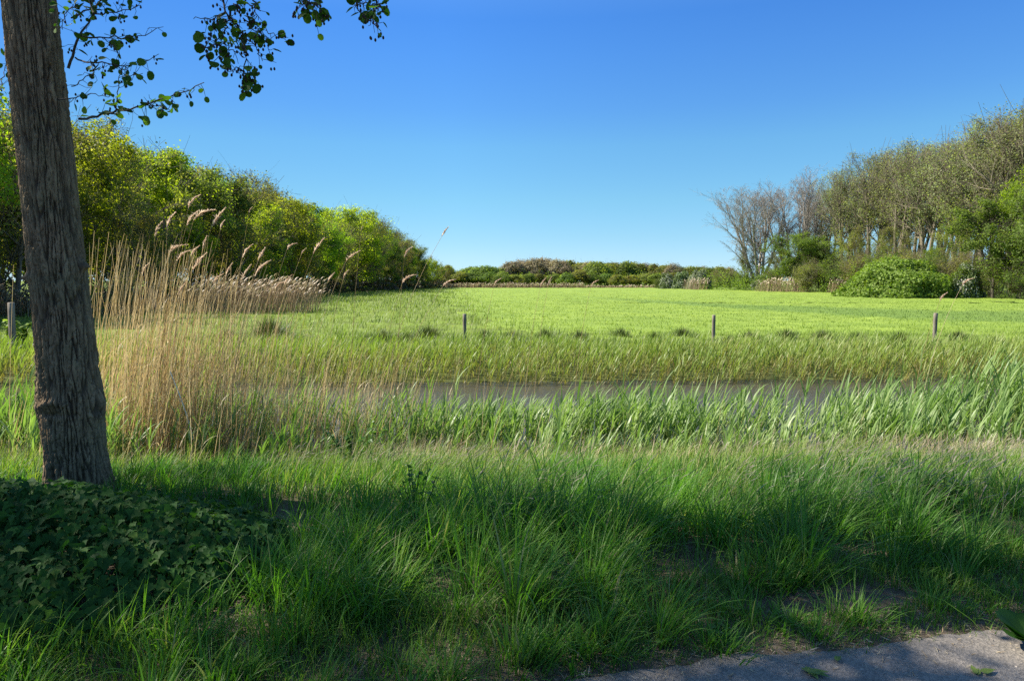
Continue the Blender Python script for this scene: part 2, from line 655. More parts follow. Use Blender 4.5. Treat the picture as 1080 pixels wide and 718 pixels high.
def field_mat():
    m, nt, out = new_mat('meadow_grass')
    L = nt.links.new
    P = pos(nt)
    n1 = noise(nt, 0.22, 4, P)
    mp = N(nt, 'ShaderNodeMapping')
    mp.inputs['Scale'].default_value = (0.35, 1.4, 1)
    L(P, mp.inputs[0])
    n2 = noise(nt, 0.9, 6, mp.outputs[0], 0.7)
    n3 = noise(nt, 14, 3, P, 0.7)
    c = ramp(nt, n1.outputs['Fac'], [(0.35, (0.18, 0.26, 0.038)), (0.65, (0.225, 0.305, 0.046))]).outputs[0]
    c = mixc(nt, 0.55, c, ramp(nt, n2.outputs['Fac'], [(0.3, (0.62, 0.66, 0.6)), (0.7, (1.25, 1.22, 1.2))]).outputs[0], 'MULTIPLY')
    c = mixc(nt, 0.6, c, ramp(nt, n3.outputs['Fac'], [(0.3, (0.5, 0.55, 0.5)), (0.7, (1.35, 1.3, 1.3))]).outputs[0], 'MULTIPLY')
    c = mixc(nt, attr(nt, 'drain').outputs['Fac'], c, mixc(nt, 0.6, c, (0.085, 0.15, 0.03)))
    p = N(nt, 'ShaderNodeBsdfPrincipled')
    p.inputs['Roughness'].default_value = 0.8
    p.inputs['Specular IOR Level'].default_value = 0.15
    L(c, p.inputs['Base Color'])
    b = N(nt, 'ShaderNodeBump')
    b.inputs['Strength'].default_value = 0.8
    b.inputs['Distance'].default_value = 0.08
    L(n3.outputs['Fac'], b.inputs['Height'])
    L(b.outputs[0], p.inputs['Normal'])
    L(p.outputs[0], out.inputs[0])
    return m


yf = np.concatenate([np.arange(22.5, 60, 0.5), np.arange(60, 120, 1.5), np.arange(120, 191, 3)])
uf = np.linspace(0, 1, 110)
xl = np.interp(yf, FY, FXL) + 0.9 * noise2(yf, yf * 0, 0.25, 1.0, 4) * np.minimum(yf / 25, 4)
xr = np.interp(yf, FY, FXR)
Xf = xl[:, None] + (xr - xl)[:, None] * uf[None]
Yf = np.repeat(yf[:, None], len(uf), 1)
Yf = Yf + 0.05 * np.clip(Xf, -60, 60) * (Yf < 60) * 1.0
Zf = ground_z(Xf, Yf) + 0.05
Zf[:, 0] -= 0.08
Zf[:, -1] -= 0.08
Zf[0] -= 0.08
Zf[-1] -= 0.08
i = np.arange(len(yf) - 1)[:, None] * len(uf) + np.arange(len(uf) - 1)[None]
f = np.stack([i, i + 1, i + len(uf) + 1, i + len(uf)], -1).reshape(-1, 4)
MAT_FIELD = field_mat()
tag(mk('field', np.stack([Xf, Yf, Zf], -1).reshape(-1, 3), f, MAT_FIELD, smooth=True, attrs={'drain': drain(Xf, Yf).ravel()}),
    'bright green mown meadow beyond the ditch', 'field', kind='structure')

# ------------------------------------------------------------------ grasses and reeds
def in_view(x, y, m=0.6):
    return np.abs(x) < 0.98 * y + m


def scatter(n, x0, x1, y0, y1, m=0.8):
    w = .22 * y1        # some margin beyond the frame on either side
    n = int(n * (x1 - x0 + 2 * w) / (x1 - x0))
    x = rng.uniform(x0 - w, x1 + w, n)
    y = rng.uniform(y0, y1, n)
    k = in_view(x, y, m)
    return x[k], y[k]


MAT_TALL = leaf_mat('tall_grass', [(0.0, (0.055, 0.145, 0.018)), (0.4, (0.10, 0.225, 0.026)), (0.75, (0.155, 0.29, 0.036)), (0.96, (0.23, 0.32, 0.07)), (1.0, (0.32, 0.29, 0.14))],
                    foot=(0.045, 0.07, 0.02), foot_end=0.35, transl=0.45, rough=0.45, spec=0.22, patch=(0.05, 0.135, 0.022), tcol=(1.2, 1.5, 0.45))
WIND = 0.25            # heading of the wind-blown lean: to the right and a little away


def mound(x, y):
    d = np.hypot((x + 2.95) / 1.5, (y - 3.7) / 1.0)
    d2 = np.hypot((x + 4.3) / 1.7, (y - 4.3) / 1.35)
    m = 0.46 * np.clip(1.15 - d, 0, 1) ** 0.45 * (d < 1.15)
    m2 = 0.30 * np.clip(1.15 - d2, 0, 1) ** 0.5 * (d2 < 1.15)
    m = np.maximum(m, m2)
    m = m * (1 - 0.80 * sm(3.8, 4.8, y))
    return m + 0.05 * noise2(x, y, 2.2, 6, 2) * (m > 0)


def tall_grass():
    parts = []
    # tussocks
    cx, cy = scatter(2000, -6, 9.5, 1.5, 7.2)
    e = cy - path_edge(cx)
    k = (e > 0.05 + 0.14 * noise2(cx, cy, 0.9, 3.3, 2) + 0.10 * sm(0.6, 1.6, cx)) & (mound(cx, cy) < 0.03)
    # trodden bare spot by the path
    bare = ((cx - 1.60) / 0.46) ** 2 + ((cy - 3.27 - 0.17 * (cx - 1.6)) / 0.17) ** 2 < 1
    k &= ~bare
    cx, cy, e = cx[k], cy[k], e[k]
    v = cy - 0.05 * cx
    hgt = (0.19 - .05 * sm(.6, 1.6, cx) + 0.29 * sm(0.3, 1.4, e)) * (1 - 0.62 * sm(4.1, 5.4, v)) * np.exp(rng.normal(0, 0.22, len(cx))) * (1 + 0.45 * noise2(cx, cy, 0.8, 9.1, 2))
    hgt *= 1 - 0.45 * np.exp(-((cx + 2.3) / 1.5) ** 2 - ((cy - 3.9) / 1.2) ** 2)
    hgt *= 1 - .12 * sm(-.4, -1.2, cx) * sm(3.4, 2.9, cy)
    nb = 66
    C = len(cx)
    hu = np.repeat(np.clip(.5 + .28 * rng.normal(size=C), 0, 1), nb)
    cr = np.repeat(rng.uniform(.035, .10, C), nb)
    broad = np.repeat(np.where(rng.random(C) < .2, 1.3, .9) * rng.uniform(.8, 1.1, C), nb)
    bx = np.repeat(cx, nb)
    by = np.repeat(cy, nb)
    hh = np.repeat(hgt, nb)
    ang = rng.uniform(0, 2 * np.pi, C * nb)
    rad = np.abs(rng.normal(0, 1, C * nb)) * cr
    x = bx + rad * np.cos(ang)
    y = by + rad * np.sin(ang)
    z = ground_z(x, y) - 0.02
    lean = 0.06 + 0.20 * rad / cr + np.abs(rng.normal(0, 0.12, C * nb))
    # blend radial lean with the wind
    hx = np.cos(ang) * lean + np.cos(WIND) * 0.16
    hy = np.sin(ang) * lean + np.sin(WIND) * 0.16
    head = np.arctan2(hy, hx)
    a0 = np.hypot(hx, hy) * 0.85
    ln = hh * rng.uniform(0.5, 1.3, C * nb)
    a1 = a0 + rng.gamma(2.6, 0.42, C * nb)
    wd = rng.uniform(0.004, 0.011, C * nb) * broad
    r = np.clip(0.7 * hu + 0.3 * rng.random(C * nb), 0, 1)
    r = np.where(rng.random(C * nb) < 0.055, 1.0, r * 0.96)
    parts.append(blades(np.stack([x, y, z], 1), head, ln, wd, a0, np.minimum(a1, 2.5), 6, rnd=r))
    # even under-layer
    x, y = scatter(42000, -6, 9.5, 1.8, 8.0)
    e = y - path_edge(x)
    bare = ((x - 1.60) / 0.44) ** 2 + ((y - 3.27 - 0.17 * (x - 1.6)) / 0.14) ** 2 < 1
    k = (e > 0.08) & ~bare & (mound(x, y) < 0.03)
    x, y, e = x[k], y[k], e[k]
    n = len(x)
    v = y - 0.05 * x
    ln = (0.10 + 0.20 * sm(0.2, 1.4, e)) * (1 - 0.50 * sm(4.2, 5.6, v)) * rng.uniform(0.5, 1.3, n)
    head = WIND + rng.normal(0, 1.4, n)
    a0 = np.abs(rng.normal(0.1, 0.15, n))
    parts.append(blades(np.stack([x, y, ground_z(x, y) - 0.02], 1), head, ln, rng.uniform(0.004, 0.009, n), a0, a0 + rng.gamma(2, 0.35, n), 4,
                        rnd=np.clip(0.5 + 0.35 * noise2(x, y, 0.7, 2.2, 2) + rng.normal(0, 0.2, n), 0, 0.97)))
    v_, f_, a_ = cat(parts)
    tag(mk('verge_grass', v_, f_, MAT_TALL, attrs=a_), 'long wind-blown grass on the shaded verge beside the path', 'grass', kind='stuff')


tall_grass()

# short grass and weeds along the path edge
MAT_SHORT = leaf_mat('short_grass', [(0, (0.055, 0.125, 0.018)), (0.6, (0.105, 0.20, 0.028)), (0.9, (0.15, 0.22, 0.05)), (1, (0.3, 0.26, 0.14))], transl=0.42, rough=0.5, spec=0.2, tcol=(1.2, 1.4, 0.5))
x, y = scatter(90000, -4.5, 5, 1.6, 4.4)
e = y - path_edge(x)
pn = noise2(x, y, 2.4, 6.6, 3)
bare = ((x - 1.60) / 0.46) ** 2 + ((y - 3.27 - 0.17 * (x - 1.6)) / 0.15) ** 2
k = (e > -0.07 + 0.10 * rng.random(len(x)) + .05 * noise2(x, y, 4, 1, 2)) & (e < 0.75) & (pn + 1.6 * np.clip(e, 0, 0.4) > -0.2 + 0.4 * rng.random(len(x)) * (e < 0.06)) & ((bare > 1) | (rng.random(len(x)) < 0.04))
x, y, e = x[k], y[k], e[k]
n = len(x)
head = rng.uniform(0, 2 * np.pi, n)
a0 = np.abs(rng.normal(0.25, 0.25, n))
v_, f_, a_ = blades(np.stack([x, y, ground_z(x, y) - 0.005], 1), head, (0.035 + 0.16 * np.clip(e, 0, 0.6)) * rng.uniform(0.5, 1.7, n), rng.uniform(0.0025, 0.006, n), a0, a0 + rng.gamma(2, 0.3, n), 3)
tag(mk('path_edge_grass', v_, f_, MAT_SHORT, attrs=a_), 'short grass and seedlings creeping over the path edge', 'grass', kind='stuff')

# grass stems with seed heads on the crest of the bank
MAT_SEED = leaf_mat('grass_seed_heads', [(0, (0.20, 0.17, 0.12)), (0.6, (0.27, 0.23, 0.17)), (1, (0.38, 0.35, 0.25))], foot=(0.09, 0.16, 0.04), foot_end=0.8, transl=0.3, rough=0.5, spec=0.3)
parts = []
x, y = scatter(3800, -2.5, 9.5, 4.1, 7.4)
pn = noise2(x, y, 0.55, 4.4, 2)
k = pn + 0.10 * x > 0.2 * rng.random(len(x)) - 0.02
x, y = x[k], y[k]
n = len(x)
z = ground_z(x, y)
ln = rng.uniform(0.30, 0.58, n) * (1 - 0.45 * sm(4.3, 5.6, y))
head = WIND + rng.normal(0, 0.45, n)
a0 = np.abs(rng.normal(0.22, 0.12, n))
a1 = a0 + rng.uniform(0.55, 1.25, n)
B = np.stack([x, y, z], 1)
parts.append(blades(B, head, ln, 0.0022, a0, a1, 6, wprof=lambda t: 1.0 if t < 0.8 else 0.6))
# heads: walk to the end of the stem, then a fat short ribbon
Pt = B.copy()
hd = np.stack([np.cos(head), np.sin(head), 0 * head], 1)
for j in range(6):
    a = a0 + (a1 - a0) * ((j + .5) / 6) ** 1.3
    Pt = Pt + (ln / 6)[:, None] * (np.sin(a)[:, None] * hd + np.cos(a)[:, None] * np.array([0, 0, 1.0]))
for q in range(2):
    vv, ff, aa = blades(Pt, head, rng.uniform(0.05, 0.10, n), 0.0075, a1, a1 + 0.25, 3, face=head + np.pi / 2 + q * 1.5, wprof=lambda t: 0.4 + 2.2 * t * (1 - t))
    aa['t'] = np.ones_like(aa['t'])
    parts.append((vv, ff, aa))
v_, f_, a_ = cat(parts)
tag(mk('seeding_grass', v_, f_, MAT_SEED, attrs=a_), 'fine grass stems with drooping seed heads on the bank crest', 'grass', kind='stuff')


def reed_stand(name, label, x, y, hgt, mat, nleaf=6, lw=0.02, ll=0.34, seg=4, lean=0.10, wind=0.55, stem_w=0.007, straw=0.0):
    n = len(x)
    z = np.maximum(ground_z(x, y), WATER_Z - 0.15) - 0.03
    B = np.stack([x, y, z], 1)
    head = WIND * 0.4 + rng.normal(0, 0.8, n)
    la = np.abs(rng.normal(lean, 0.06, n))
    hd = np.stack([np.cos(head), np.sin(head), 0 * head], 1)
    ax = nrm(hd * np.sin(la)[:, None] + np.array([0, 0, 1.0]) * np.cos(la)[:, None])
    hue = np.clip(0.5 + 0.4 * noise2(x, y, 0.5, 8.8, 2) + rng.normal(0, 0.18, n), 0, 1)
    parts = [blades(B, head, hgt * 0.9, stem_w, la, la, 2, rnd=hue * 0.9, wprof=lambda t: 1 - 0.6 * t)]
    parts[0][2]['t'] = parts[0][2]['t'] * 0.85
    for j in range(nleaf):
        t = (0.22 + 0.75 * (j + rng.random(n)) / nleaf)
        p = B + ax * (hgt * 0.9 * t)[:, None]
        side = np.where((j % 2 == 0), 0.0, np.pi) + rng.normal(0, 0.9, n)
        hx = np.cos(side) + wind * 1.3
        hy = np.sin(side) * 0.8
        hh = np.arctan2(hy, hx)
        l = ll * rng.uniform(0.6, 1.25, n) * (hgt / 0.8) ** 0.5
        b0 = np.abs(rng.normal(0.30, 0.12, n))
        b1 = b0 + rng.gamma(2.0, 0.30, n)
        vv, ff, aa = blades(p, hh, l, lw * rng.uniform(0.6, 1.2, n), b0, np.minimum(b1, 2.2), seg, rnd=np.clip(hue + rng.normal(0, 0.1, n), 0, 1),
                            wprof=lambda t: min(1, 0.5 + 2.5 * t) * (1 - t ** 1.6))
        aa['t'] = np.repeat(t, (seg + 1) * 2) * 0.85 + 0.15 * aa['t']
        parts.append((vv, ff, aa))
    v_, f_, a_ = cat(parts)
    return tag(mk(name, v_, f_, mat, attrs=a_), label, 'reeds', kind='stuff')


MAT_REED_N = leaf_mat('young_reed', [(0, (0.10, 0.175, 0.04)), (0.4, (0.155, 0.245, 0.062)), (0.75, (0.215, 0.30, 0.095)), (1, (0.30, 0.37, 0.16))],
                      foot=(0.28, 0.21, 0.095), foot_end=0.45, transl=0.42, rough=0.42, spec=0.28, tcol=(1.1, 1.3, 0.5))
x, y = scatter(11500, -11, 13, 7.6, 12.0)
v = y - 0.05 * x
dens = np.exp(-((v - 9.7) / 1.0) ** 2) + 0.35 * np.exp(-((v - 8.3) / 0.6) ** 2)
dens *= np.clip(0.75 + 1.7 * noise2(x, y, 0.75, 1.7, 3), 0.08, 1.4)
dens *= np.where(x > 5.5, 1.5, np.where(x < -1, 1.5, 1.0))
k = rng.random(len(x)) < dens * 0.62
x, y = x[k], y[k]
hg = 0.68 + 0.13 * rng.normal(size=len(x)) + 0.20 * noise2(x, y, 0.4, 4.0, 2) + 0.50 * sm(5.2, 8.2, x) + 0.25 * sm(-3.5, -6, x) - 0.25 * (y - 0.05 * x < 8.8)
hg = np.clip(hg, 0.3, 1.4)
reed_stand('near_reeds', 'fresh green reeds standing in the near margin of the ditch', x, y, hg, MAT_REED_N, nleaf=7, lw=0.029, ll=0.40)

MAT_REED_F = leaf_mat('bank_reed', [(0, (0.12, 0.19, 0.03)), (0.4, (0.18, 0.255, 0.042)), (0.75, (0.24, 0.30, 0.07)), (1, (0.33, 0.33, 0.14))],
                      foot=(0.30, 0.19, 0.08), foot_end=0.72, transl=0.42, rough=0.45, spec=0.25, tcol=(1.1, 1.25, 0.5))
x, y = scatter(11000, -19, 21, 15.3, 20.2, 1.5)
v = y - 0.05 * x
dens = sm(15.35, 15.7, v + 0.12 * noise2(x, y, 1.2, 2, 2)) * (1 - 0.6 * sm(18.2, 20.2, v))
k = rng.random(len(x)) < dens
x, y = x[k], y[k]
hg = 0.70 + 0.13 * rng.normal(size=len(x)) + 0.16 * noise2(x, y, 0.5, 7.0, 3)
hg = np.clip(hg * (1 - 0.35 * sm(17.5, 20, y - 0.05 * x)), 0.25, 1.2)
reed_stand('far_bank_reeds', 'green and straw reeds along the far bank of the ditch', x, y, hg, MAT_REED_F, nleaf=5, lw=0.026, ll=0.32, seg=3)

# dead straw litter on the near bank slope, between the long grass and the reeds
MAT_STRAW = leaf_mat('dry_straw', [(0, (0.22, 0.155, 0.085)), (0.5, (0.33, 0.25, 0.145)), (1, (0.48, 0.40, 0.26))], transl=0.2, rough=0.6, spec=0.3, tcol=(1, 0.95, 0.8))
x, y = scatter(52000, -9, 11, 5.6, 9.4)
v = y - 0.05 * x
k = rng.random(len(x)) < (np.exp(-((v - 7.5) / 0.9) ** 2) * np.clip(0.42 + 1.5 * noise2(x, y, 0.55, 3, 3), 0.03, 1.1) * (.35 + .65 * sm(-2.2, -.6, x)))
x, y = x[k], y[k]
n = len(x)
a0 = rng.uniform(0.3, 1.45, n)
v_, f_, a_ = blades(np.stack([x, y, ground_z(x, y) + rng.uniform(0, 0.08, n)], 1), WIND + rng.normal(0, 1.5, n), rng.uniform(0.12, 0.42, n), rng.uniform(0.003, 0.008, n), a0, a0 + rng.normal(0.2, 0.3, n), 3)
tag(mk('straw_litter', v_, f_, MAT_STRAW, attrs=a_), 'broken straw litter on the bank below the long grass', 'straw', kind='stuff')

# bright sedge-like grass on the slope
MAT_SLOPE = leaf_mat('slope_grass', [(0, (0.10, 0.18, 0.025)), (0.5, (0.165, 0.25, 0.038)), (0.85, (0.24, 0.29, 0.07)), (1, (0.40, 0.34, 0.19))], foot=(0.12, 0.10, 0.05), foot_end=0.4, transl=0.42, rough=0.5, spec=0.2, tcol=(1.15, 1.3, 0.45))
x, y = scatter(72000, -9, 11, 4.3, 9.4)
v = y - 0.05 * x
k = rng.random(len(x)) < sm(4.3, 5.4, v) * (mound(x, y) < .03) * (1 - 0.8 * sm(7.6, 9.2, v)) * np.clip(0.65 + 1.2 * noise2(x, y, 0.6, 5, 2), 0.1, 1)
x, y = x[k], y[k]
n = len(x)
a0 = np.abs(rng.normal(0.25, 0.15, n))
v_, f_, a_ = blades(np.stack([x, y, ground_z(x, y) - 0.02], 1), WIND + rng.normal(0, 0.9, n), rng.uniform(0.12, 0.36, n) * (1 + .45 * noise2(x, y, .8, 6.5, 2)), rng.uniform(0.004, 0.009, n), a0, a0 + rng.gamma(2.2, 0.3, n), 4)
tag(mk('slope_grass', v_, f_, MAT_SLOPE, attrs=a_), 'sunlit yellow-green grass on the bank sloping to the ditch', 'grass', kind='stuff')

# dry reed stems of the front clump
MAT_DRY = leaf_mat('dry_reed_stem', [(0, (0.34, 0.235, 0.105)), (0.5, (0.50, 0.38, 0.19)), (1, (0.67, 0.56, 0.36))], transl=0.38, rough=0.5, spec=0.35, tcol=(1, 0.95, 0.8))
MAT_PLUME = leaf_mat('reed_plume', [(0, (0.50, 0.35, 0.25)), (0.5, (0.64, 0.50, 0.38)), (1, (0.78, 0.68, 0.56))], transl=0.5, rough=0.7, spec=0.1, tcol=(1, 0.95, 0.85))
parts = []
for cx, cy, sx, sy, n, h0, h1 in [(-5.0, 9.0, 0.42, 0.45, 520, 1.5, 3.1), (-4.2, 9.1, 0.5, 0.45, 260, 1.4, 2.7), (-5.0, 9.0, 0.5, 0.5, 220, .9, 1.8), (-3.9, 9.1, 0.7, 0.5, 230, 0.9, 2.2), (-2.7, 9.2, 0.6, 0.45, 170, 0.7, 1.8), (-1.9, 9.2, 0.5, 0.4, 130, 0.6, 1.6), (-3.4, 8.6, 1.6, 0.6, 260, 0.4, 1.3), (-7.5, 9.6, 1.2, 0.5, 120, 0.6, 1.2)]:
    x = cx + rng.normal(0, sx, n)
    y = cy + rng.normal(0, sy, n)
    z = np.maximum(ground_z(x, y), WATER_Z) - 0.05
    h = rng.uniform(h0, h1, n)
    a0 = np.abs(rng.normal(0.13, 0.07, n))
    hd = rng.normal(0.1, 0.5, n)
    parts.append(blades(np.stack([x, y, z], 1), hd, h, rng.uniform(0.005, 0.010, n), a0, a0 + np.abs(rng.normal(0.16, 0.10, n)), 5, wprof=lambda t: 1 - 0.55 * t))
    # dead sheaths hanging from the stems
    m = n // 2
    idx = rng.integers(0, n, m)
    t = rng.uniform(0.2, 0.7, m)
    px_ = x[idx] + np.cos(hd[idx]) * np.sin(a0[idx]) * h[idx] * t
    py_ = y[idx] + np.sin(hd[idx]) * np.sin(a0[idx]) * h[idx] * t
    pz_ = z[idx] + np.cos(a0[idx]) * h[idx] * t
    b0 = rng.uniform(0.2, 0.8, m)
    parts.append(blades(np.stack([px_, py_, pz_], 1), rng.normal(0.1, 0.8, m), rng.uniform(0.12, 0.3, m), 0.010, b0, b0 + rng.uniform(0.3, 1.3, m), 4))
n = 260
x = rng.uniform(-6, 10.5, n)
y = 9.6 + 0.05 * x + rng.normal(0, 0.8, n)
z = np.maximum(ground_z(x, y), WATER_Z) - 0.05
a0 = np.abs(rng.normal(0.2, 0.2, n))
parts.append(blades(np.stack([x, y, z], 1), rng.normal(0.1, 0.7, n), rng.uniform(0.5, 1.15, n), 0.006, a0, a0 + 0.2, 4))
v_, f_, a_ = cat(parts)
tag(mk('dry_reed_stems', v_, f_, MAT_DRY, attrs=a_), 'clump of dry tan reed stems beside the alder trunk', 'reeds', kind='stuff')

# tall reeds that carry a plume: each its own thing
PL = [  # px, py of the plume's root, distance, plume length, lean of the stem, plume droop
    (163, 250, 9.0, .26, .10), (176, 243, 9.0, .30, .07), (199, 220, 8.8, .27, .24), (196, 238, 9.2, .30, .26), (205, 233, 9.0, .36, .25), (222, 240, 8.9, .36, .27),
    (233, 243, 9.3, .18, .24), (176, 268, 9.2, .34, .22), (186, 275, 8.8, .26, .20), (202, 271, 9.1, .22, .22), (203, 286, 8.7, .34, .22), (262, 224, 9.4, .10, .16), (257, 272, 9.3, .26, .22),
    (272, 275, 9.1, .24, .26), (268, 292, 8.9, .34, .24), (255, 295, 9.3, .28, .22), (302, 264, 9.4, .20, .28), (330, 268, 9.1, .30, .30), (365, 275, 9.0, .26, .36), (318, 268, 9.5, .12, .30),
    (188, 311, 8.9, .24, .18), (346, 297, 9.3, .18, .30), (362, 294, 9.2, .16, .22), (381, 243, 9.5, .08, .10), (426, 272, 9.4, .22, .08), (424, 299, 9.1, .26, .24), (466, 250, 8.6, .17, .42), (467, 302, 9.0, .22, .45),
    (521, 302, 10.2, .18, .18), (570, 302, 10.4, .17, .16), (578, 302, 10.5, .18, .14), (623, 303, 10.3, .18, .16), (992, 318, 10.4, .20, .25), (1016, 301, 10.6, .24, .35),
    (238, 292, 9.4, .24, .22), (290, 305, 9.2, .22, .24), (224, 300, 9.0, .22, .2), (300, 300, 9.4, .2, .26), (150, 290, 9.3, .22, .15), (214, 262, 9.3, .2, .22),
]


def plume_reed(px, py, D, pl, lean):
    top = inv(px, py, D)
    k = 9
    # stem: starts near vertical and bends over to the right
    ts = np.linspace(0, 1, k)
    zb = float(max(ground_z(np.array([top[0]]), np.array([D]))[0], WATER_Z)) - 0.05
    Ht = top[2] - zb
    ang = lean * (0.35 + 1.1 * ts ** 1.5)
    dz = np.cos(ang)
    dx = np.sin(ang)
    ln = Ht / np.mean(dz[:-1])
    xx = np.concatenate([[0], np.cumsum(dx[:-1] * ln / (k - 1))])
    zz = np.concatenate([[0], np.cumsum(dz[:-1] * ln / (k - 1))])
    sc_ = Ht / zz[-1]
    P = np.stack([xx * sc_, 0 * xx + rng.normal(0, 0.02) * ts, zz * sc_], 1)
    root = empty('plumed_reed', (top[0] - P[-1, 0], D, zb))
    v, f, a = tubes(P[None], np.linspace(0.0045, 0.0018, k)[None], 5)
    a['r'][:] = rng.random()
    mk('stem', v, f, MAT_DRY, root, attrs=a)
    # plume: axis that nods further over, with fine drooping branchlets
    m = 190
    t = rng.random(m) ** 0.8
    a_top = ang[-1] + 0.15
    nod = rng.uniform(.0, .5)
    a_top += rng.normal(0, .12)
    pl = pl * .85
    ax = P[-1][None] + pl * np.stack([t * np.sin(a_top + nod * t), 0 * t, t * np.cos(a_top + nod * t)], 1)
    hd = rng.normal(0, 0.55, m) + np.where(rng.random(m) < 0.3, rng.normal(0, 1.3, m), 0)
    aax = a_top + nod * t + rng.normal(0, .22, m)
    l = pl * rng.uniform(0.18, 0.40, m) * np.clip(1.15 - t, .3, 1) * np.clip(.5 + 2 * t, 0, 1)
    v, f, a = blades(ax, hd, l, rng.uniform(0.005, 0.012, m), aax, aax + rng.uniform(0.0, 0.5, m), 3)
    mk('plume', v, f, MAT_PLUME, root, attrs=a)
    return root


order = sorted(range(len(PL)), key=lambda i: PL[i][0])
for q, i in enumerate(order):
    o = plume_reed(*PL[i])
    px = PL[i][0]
    if px < 470:
        s = 'short plume' if PL[i][3] < .2 else 'long plume'
        lab = f'dry reed with {s}, {ordinal(q)} plume from the alder trunk rightwards'
    elif px < 700:
        lab = f'thin reed plume before the far wood, {ordinal(q)} plume from the alder trunk rightwards'
    else:
        lab = 'lone reed plume before the round green bush' if px < 1000 else 'leaning reed plume just right of the round green bush'
    tag(o, lab, 'reed', 'plumed reeds at the ditch')

# the pale snapped reed leaning to the left in the clump
p0, p1 = inv(205, 466, 8.4), inv(179, 391, 8.3)
root = empty('snapped_reed', tuple(p0))
ts = np.linspace(0, 1, 6)[:, None]
P = (p1 - p0)[None] * ts + np.array([[0.02, 0, 0.0]]) * np.sin(ts * 3.1)
MAT_PALE = leaf_mat('bleached_reed', [(0, (0.62, 0.58, 0.50)), (1, (0.72, 0.68, 0.6))], transl=0.05, rough=0.5)
v, f, a = tubes(P[None], np.linspace(0.008, 0.006, 6)[None], 6)
mk('stem', v, f, MAT_PALE, root, attrs=a)
v, f, a = blades((p1 - p0)[None] * 0.55 + np.zeros((2, 3)), np.array([2.6, 0.3]), np.array([.16, .12]), 0.012, 0.5, 1.5, 4)
mk('dead_leaf', v, f, MAT_DRY, root, attrs=a)
tag(root, 'bleached snapped reed leaning left in the dry clump', 'reed')

# rough grass at the fence line and along the field margin
MAT_ROUGH = leaf_mat('rough_grass', [(0, (0.06, 0.095, 0.022)), (0.35, (0.14, 0.205, 0.034)), (0.75, (0.22, 0.285, 0.05)), (0.93, (0.30, 0.30, 0.10)), (1, (0.40, 0.33, 0.19))], foot=(0.08, 0.085, 0.03), foot_end=0.4, transl=0.35, rough=0.5, spec=0.3, tcol=(1.15, 1.25, 0.45))
parts = []
x, y = scatter(36000, -26, 24, 19.5, 26.0, 1.5)
n = len(x)
v = y - 0.05 * x
clump = noise2(x, y, 0.9, 11, 3)
ln = (0.22 + 0.20 * np.clip(clump, -.5, 1)) * rng.uniform(0.5, 1.3, n) * (1 - 0.5 * sm(23, 26, v))
a0 = np.abs(rng.normal(0.25, 0.2, n))
parts.append(blades(np.stack([x, y, ground_z(x, y) - 0.03], 1), WIND + rng.normal(0, 1.0, n), np.maximum(ln, .05), rng.uniform(0.012, 0.022, n), a0, a0 + rng.gamma(2, 0.3, n), 3, rnd=np.clip(0.45 - 0.35 * clump + rng.normal(0, .18, n), 0, 1)))
# left rough margin between wood and meadow
y = 22 + 150 * rng.random(60000) ** 1.8
x = -32 + rng.random(60000) * 36
xl_ = np.interp(y, FY, FXL) + 0.6
k = (x < xl_ + np.abs(rng.normal(0, 1.0, len(x))) * y / 30) & in_view(x, y, 1.5) & (x > -31 + 11 * sm(85, 215, y))
x, y = x[k], y[k]
n = len(x)
clump = noise2(x, y, 0.35, 13, 3)
ln = (0.30 + 0.28 * np.clip(clump, -.5, 1)) * rng.uniform(0.5, 1.3, n)
sc_ = np.clip(y / 25, 1, 4)
a0 = np.abs(rng.normal(0.25, 0.2, n))
parts.append(blades(np.stack([x, y, ground_z(x, y) - 0.03], 1), WIND + rng.normal(0, 1.0, n), np.maximum(ln, .08), rng.uniform(0.014, 0.024, n) * sc_, a0, a0 + rng.gamma(2, 0.3, n), 3, rnd=np.clip(0.5 - 0.3 * clump + rng.normal(0, .2, n), 0, 1)))
v_, f_, a_ = cat(parts)
tag(mk('rough_grass', v_, f_, MAT_ROUGH, attrs=a_), 'rough tussocky grass at the field margin and fence line', 'grass', kind='stuff')

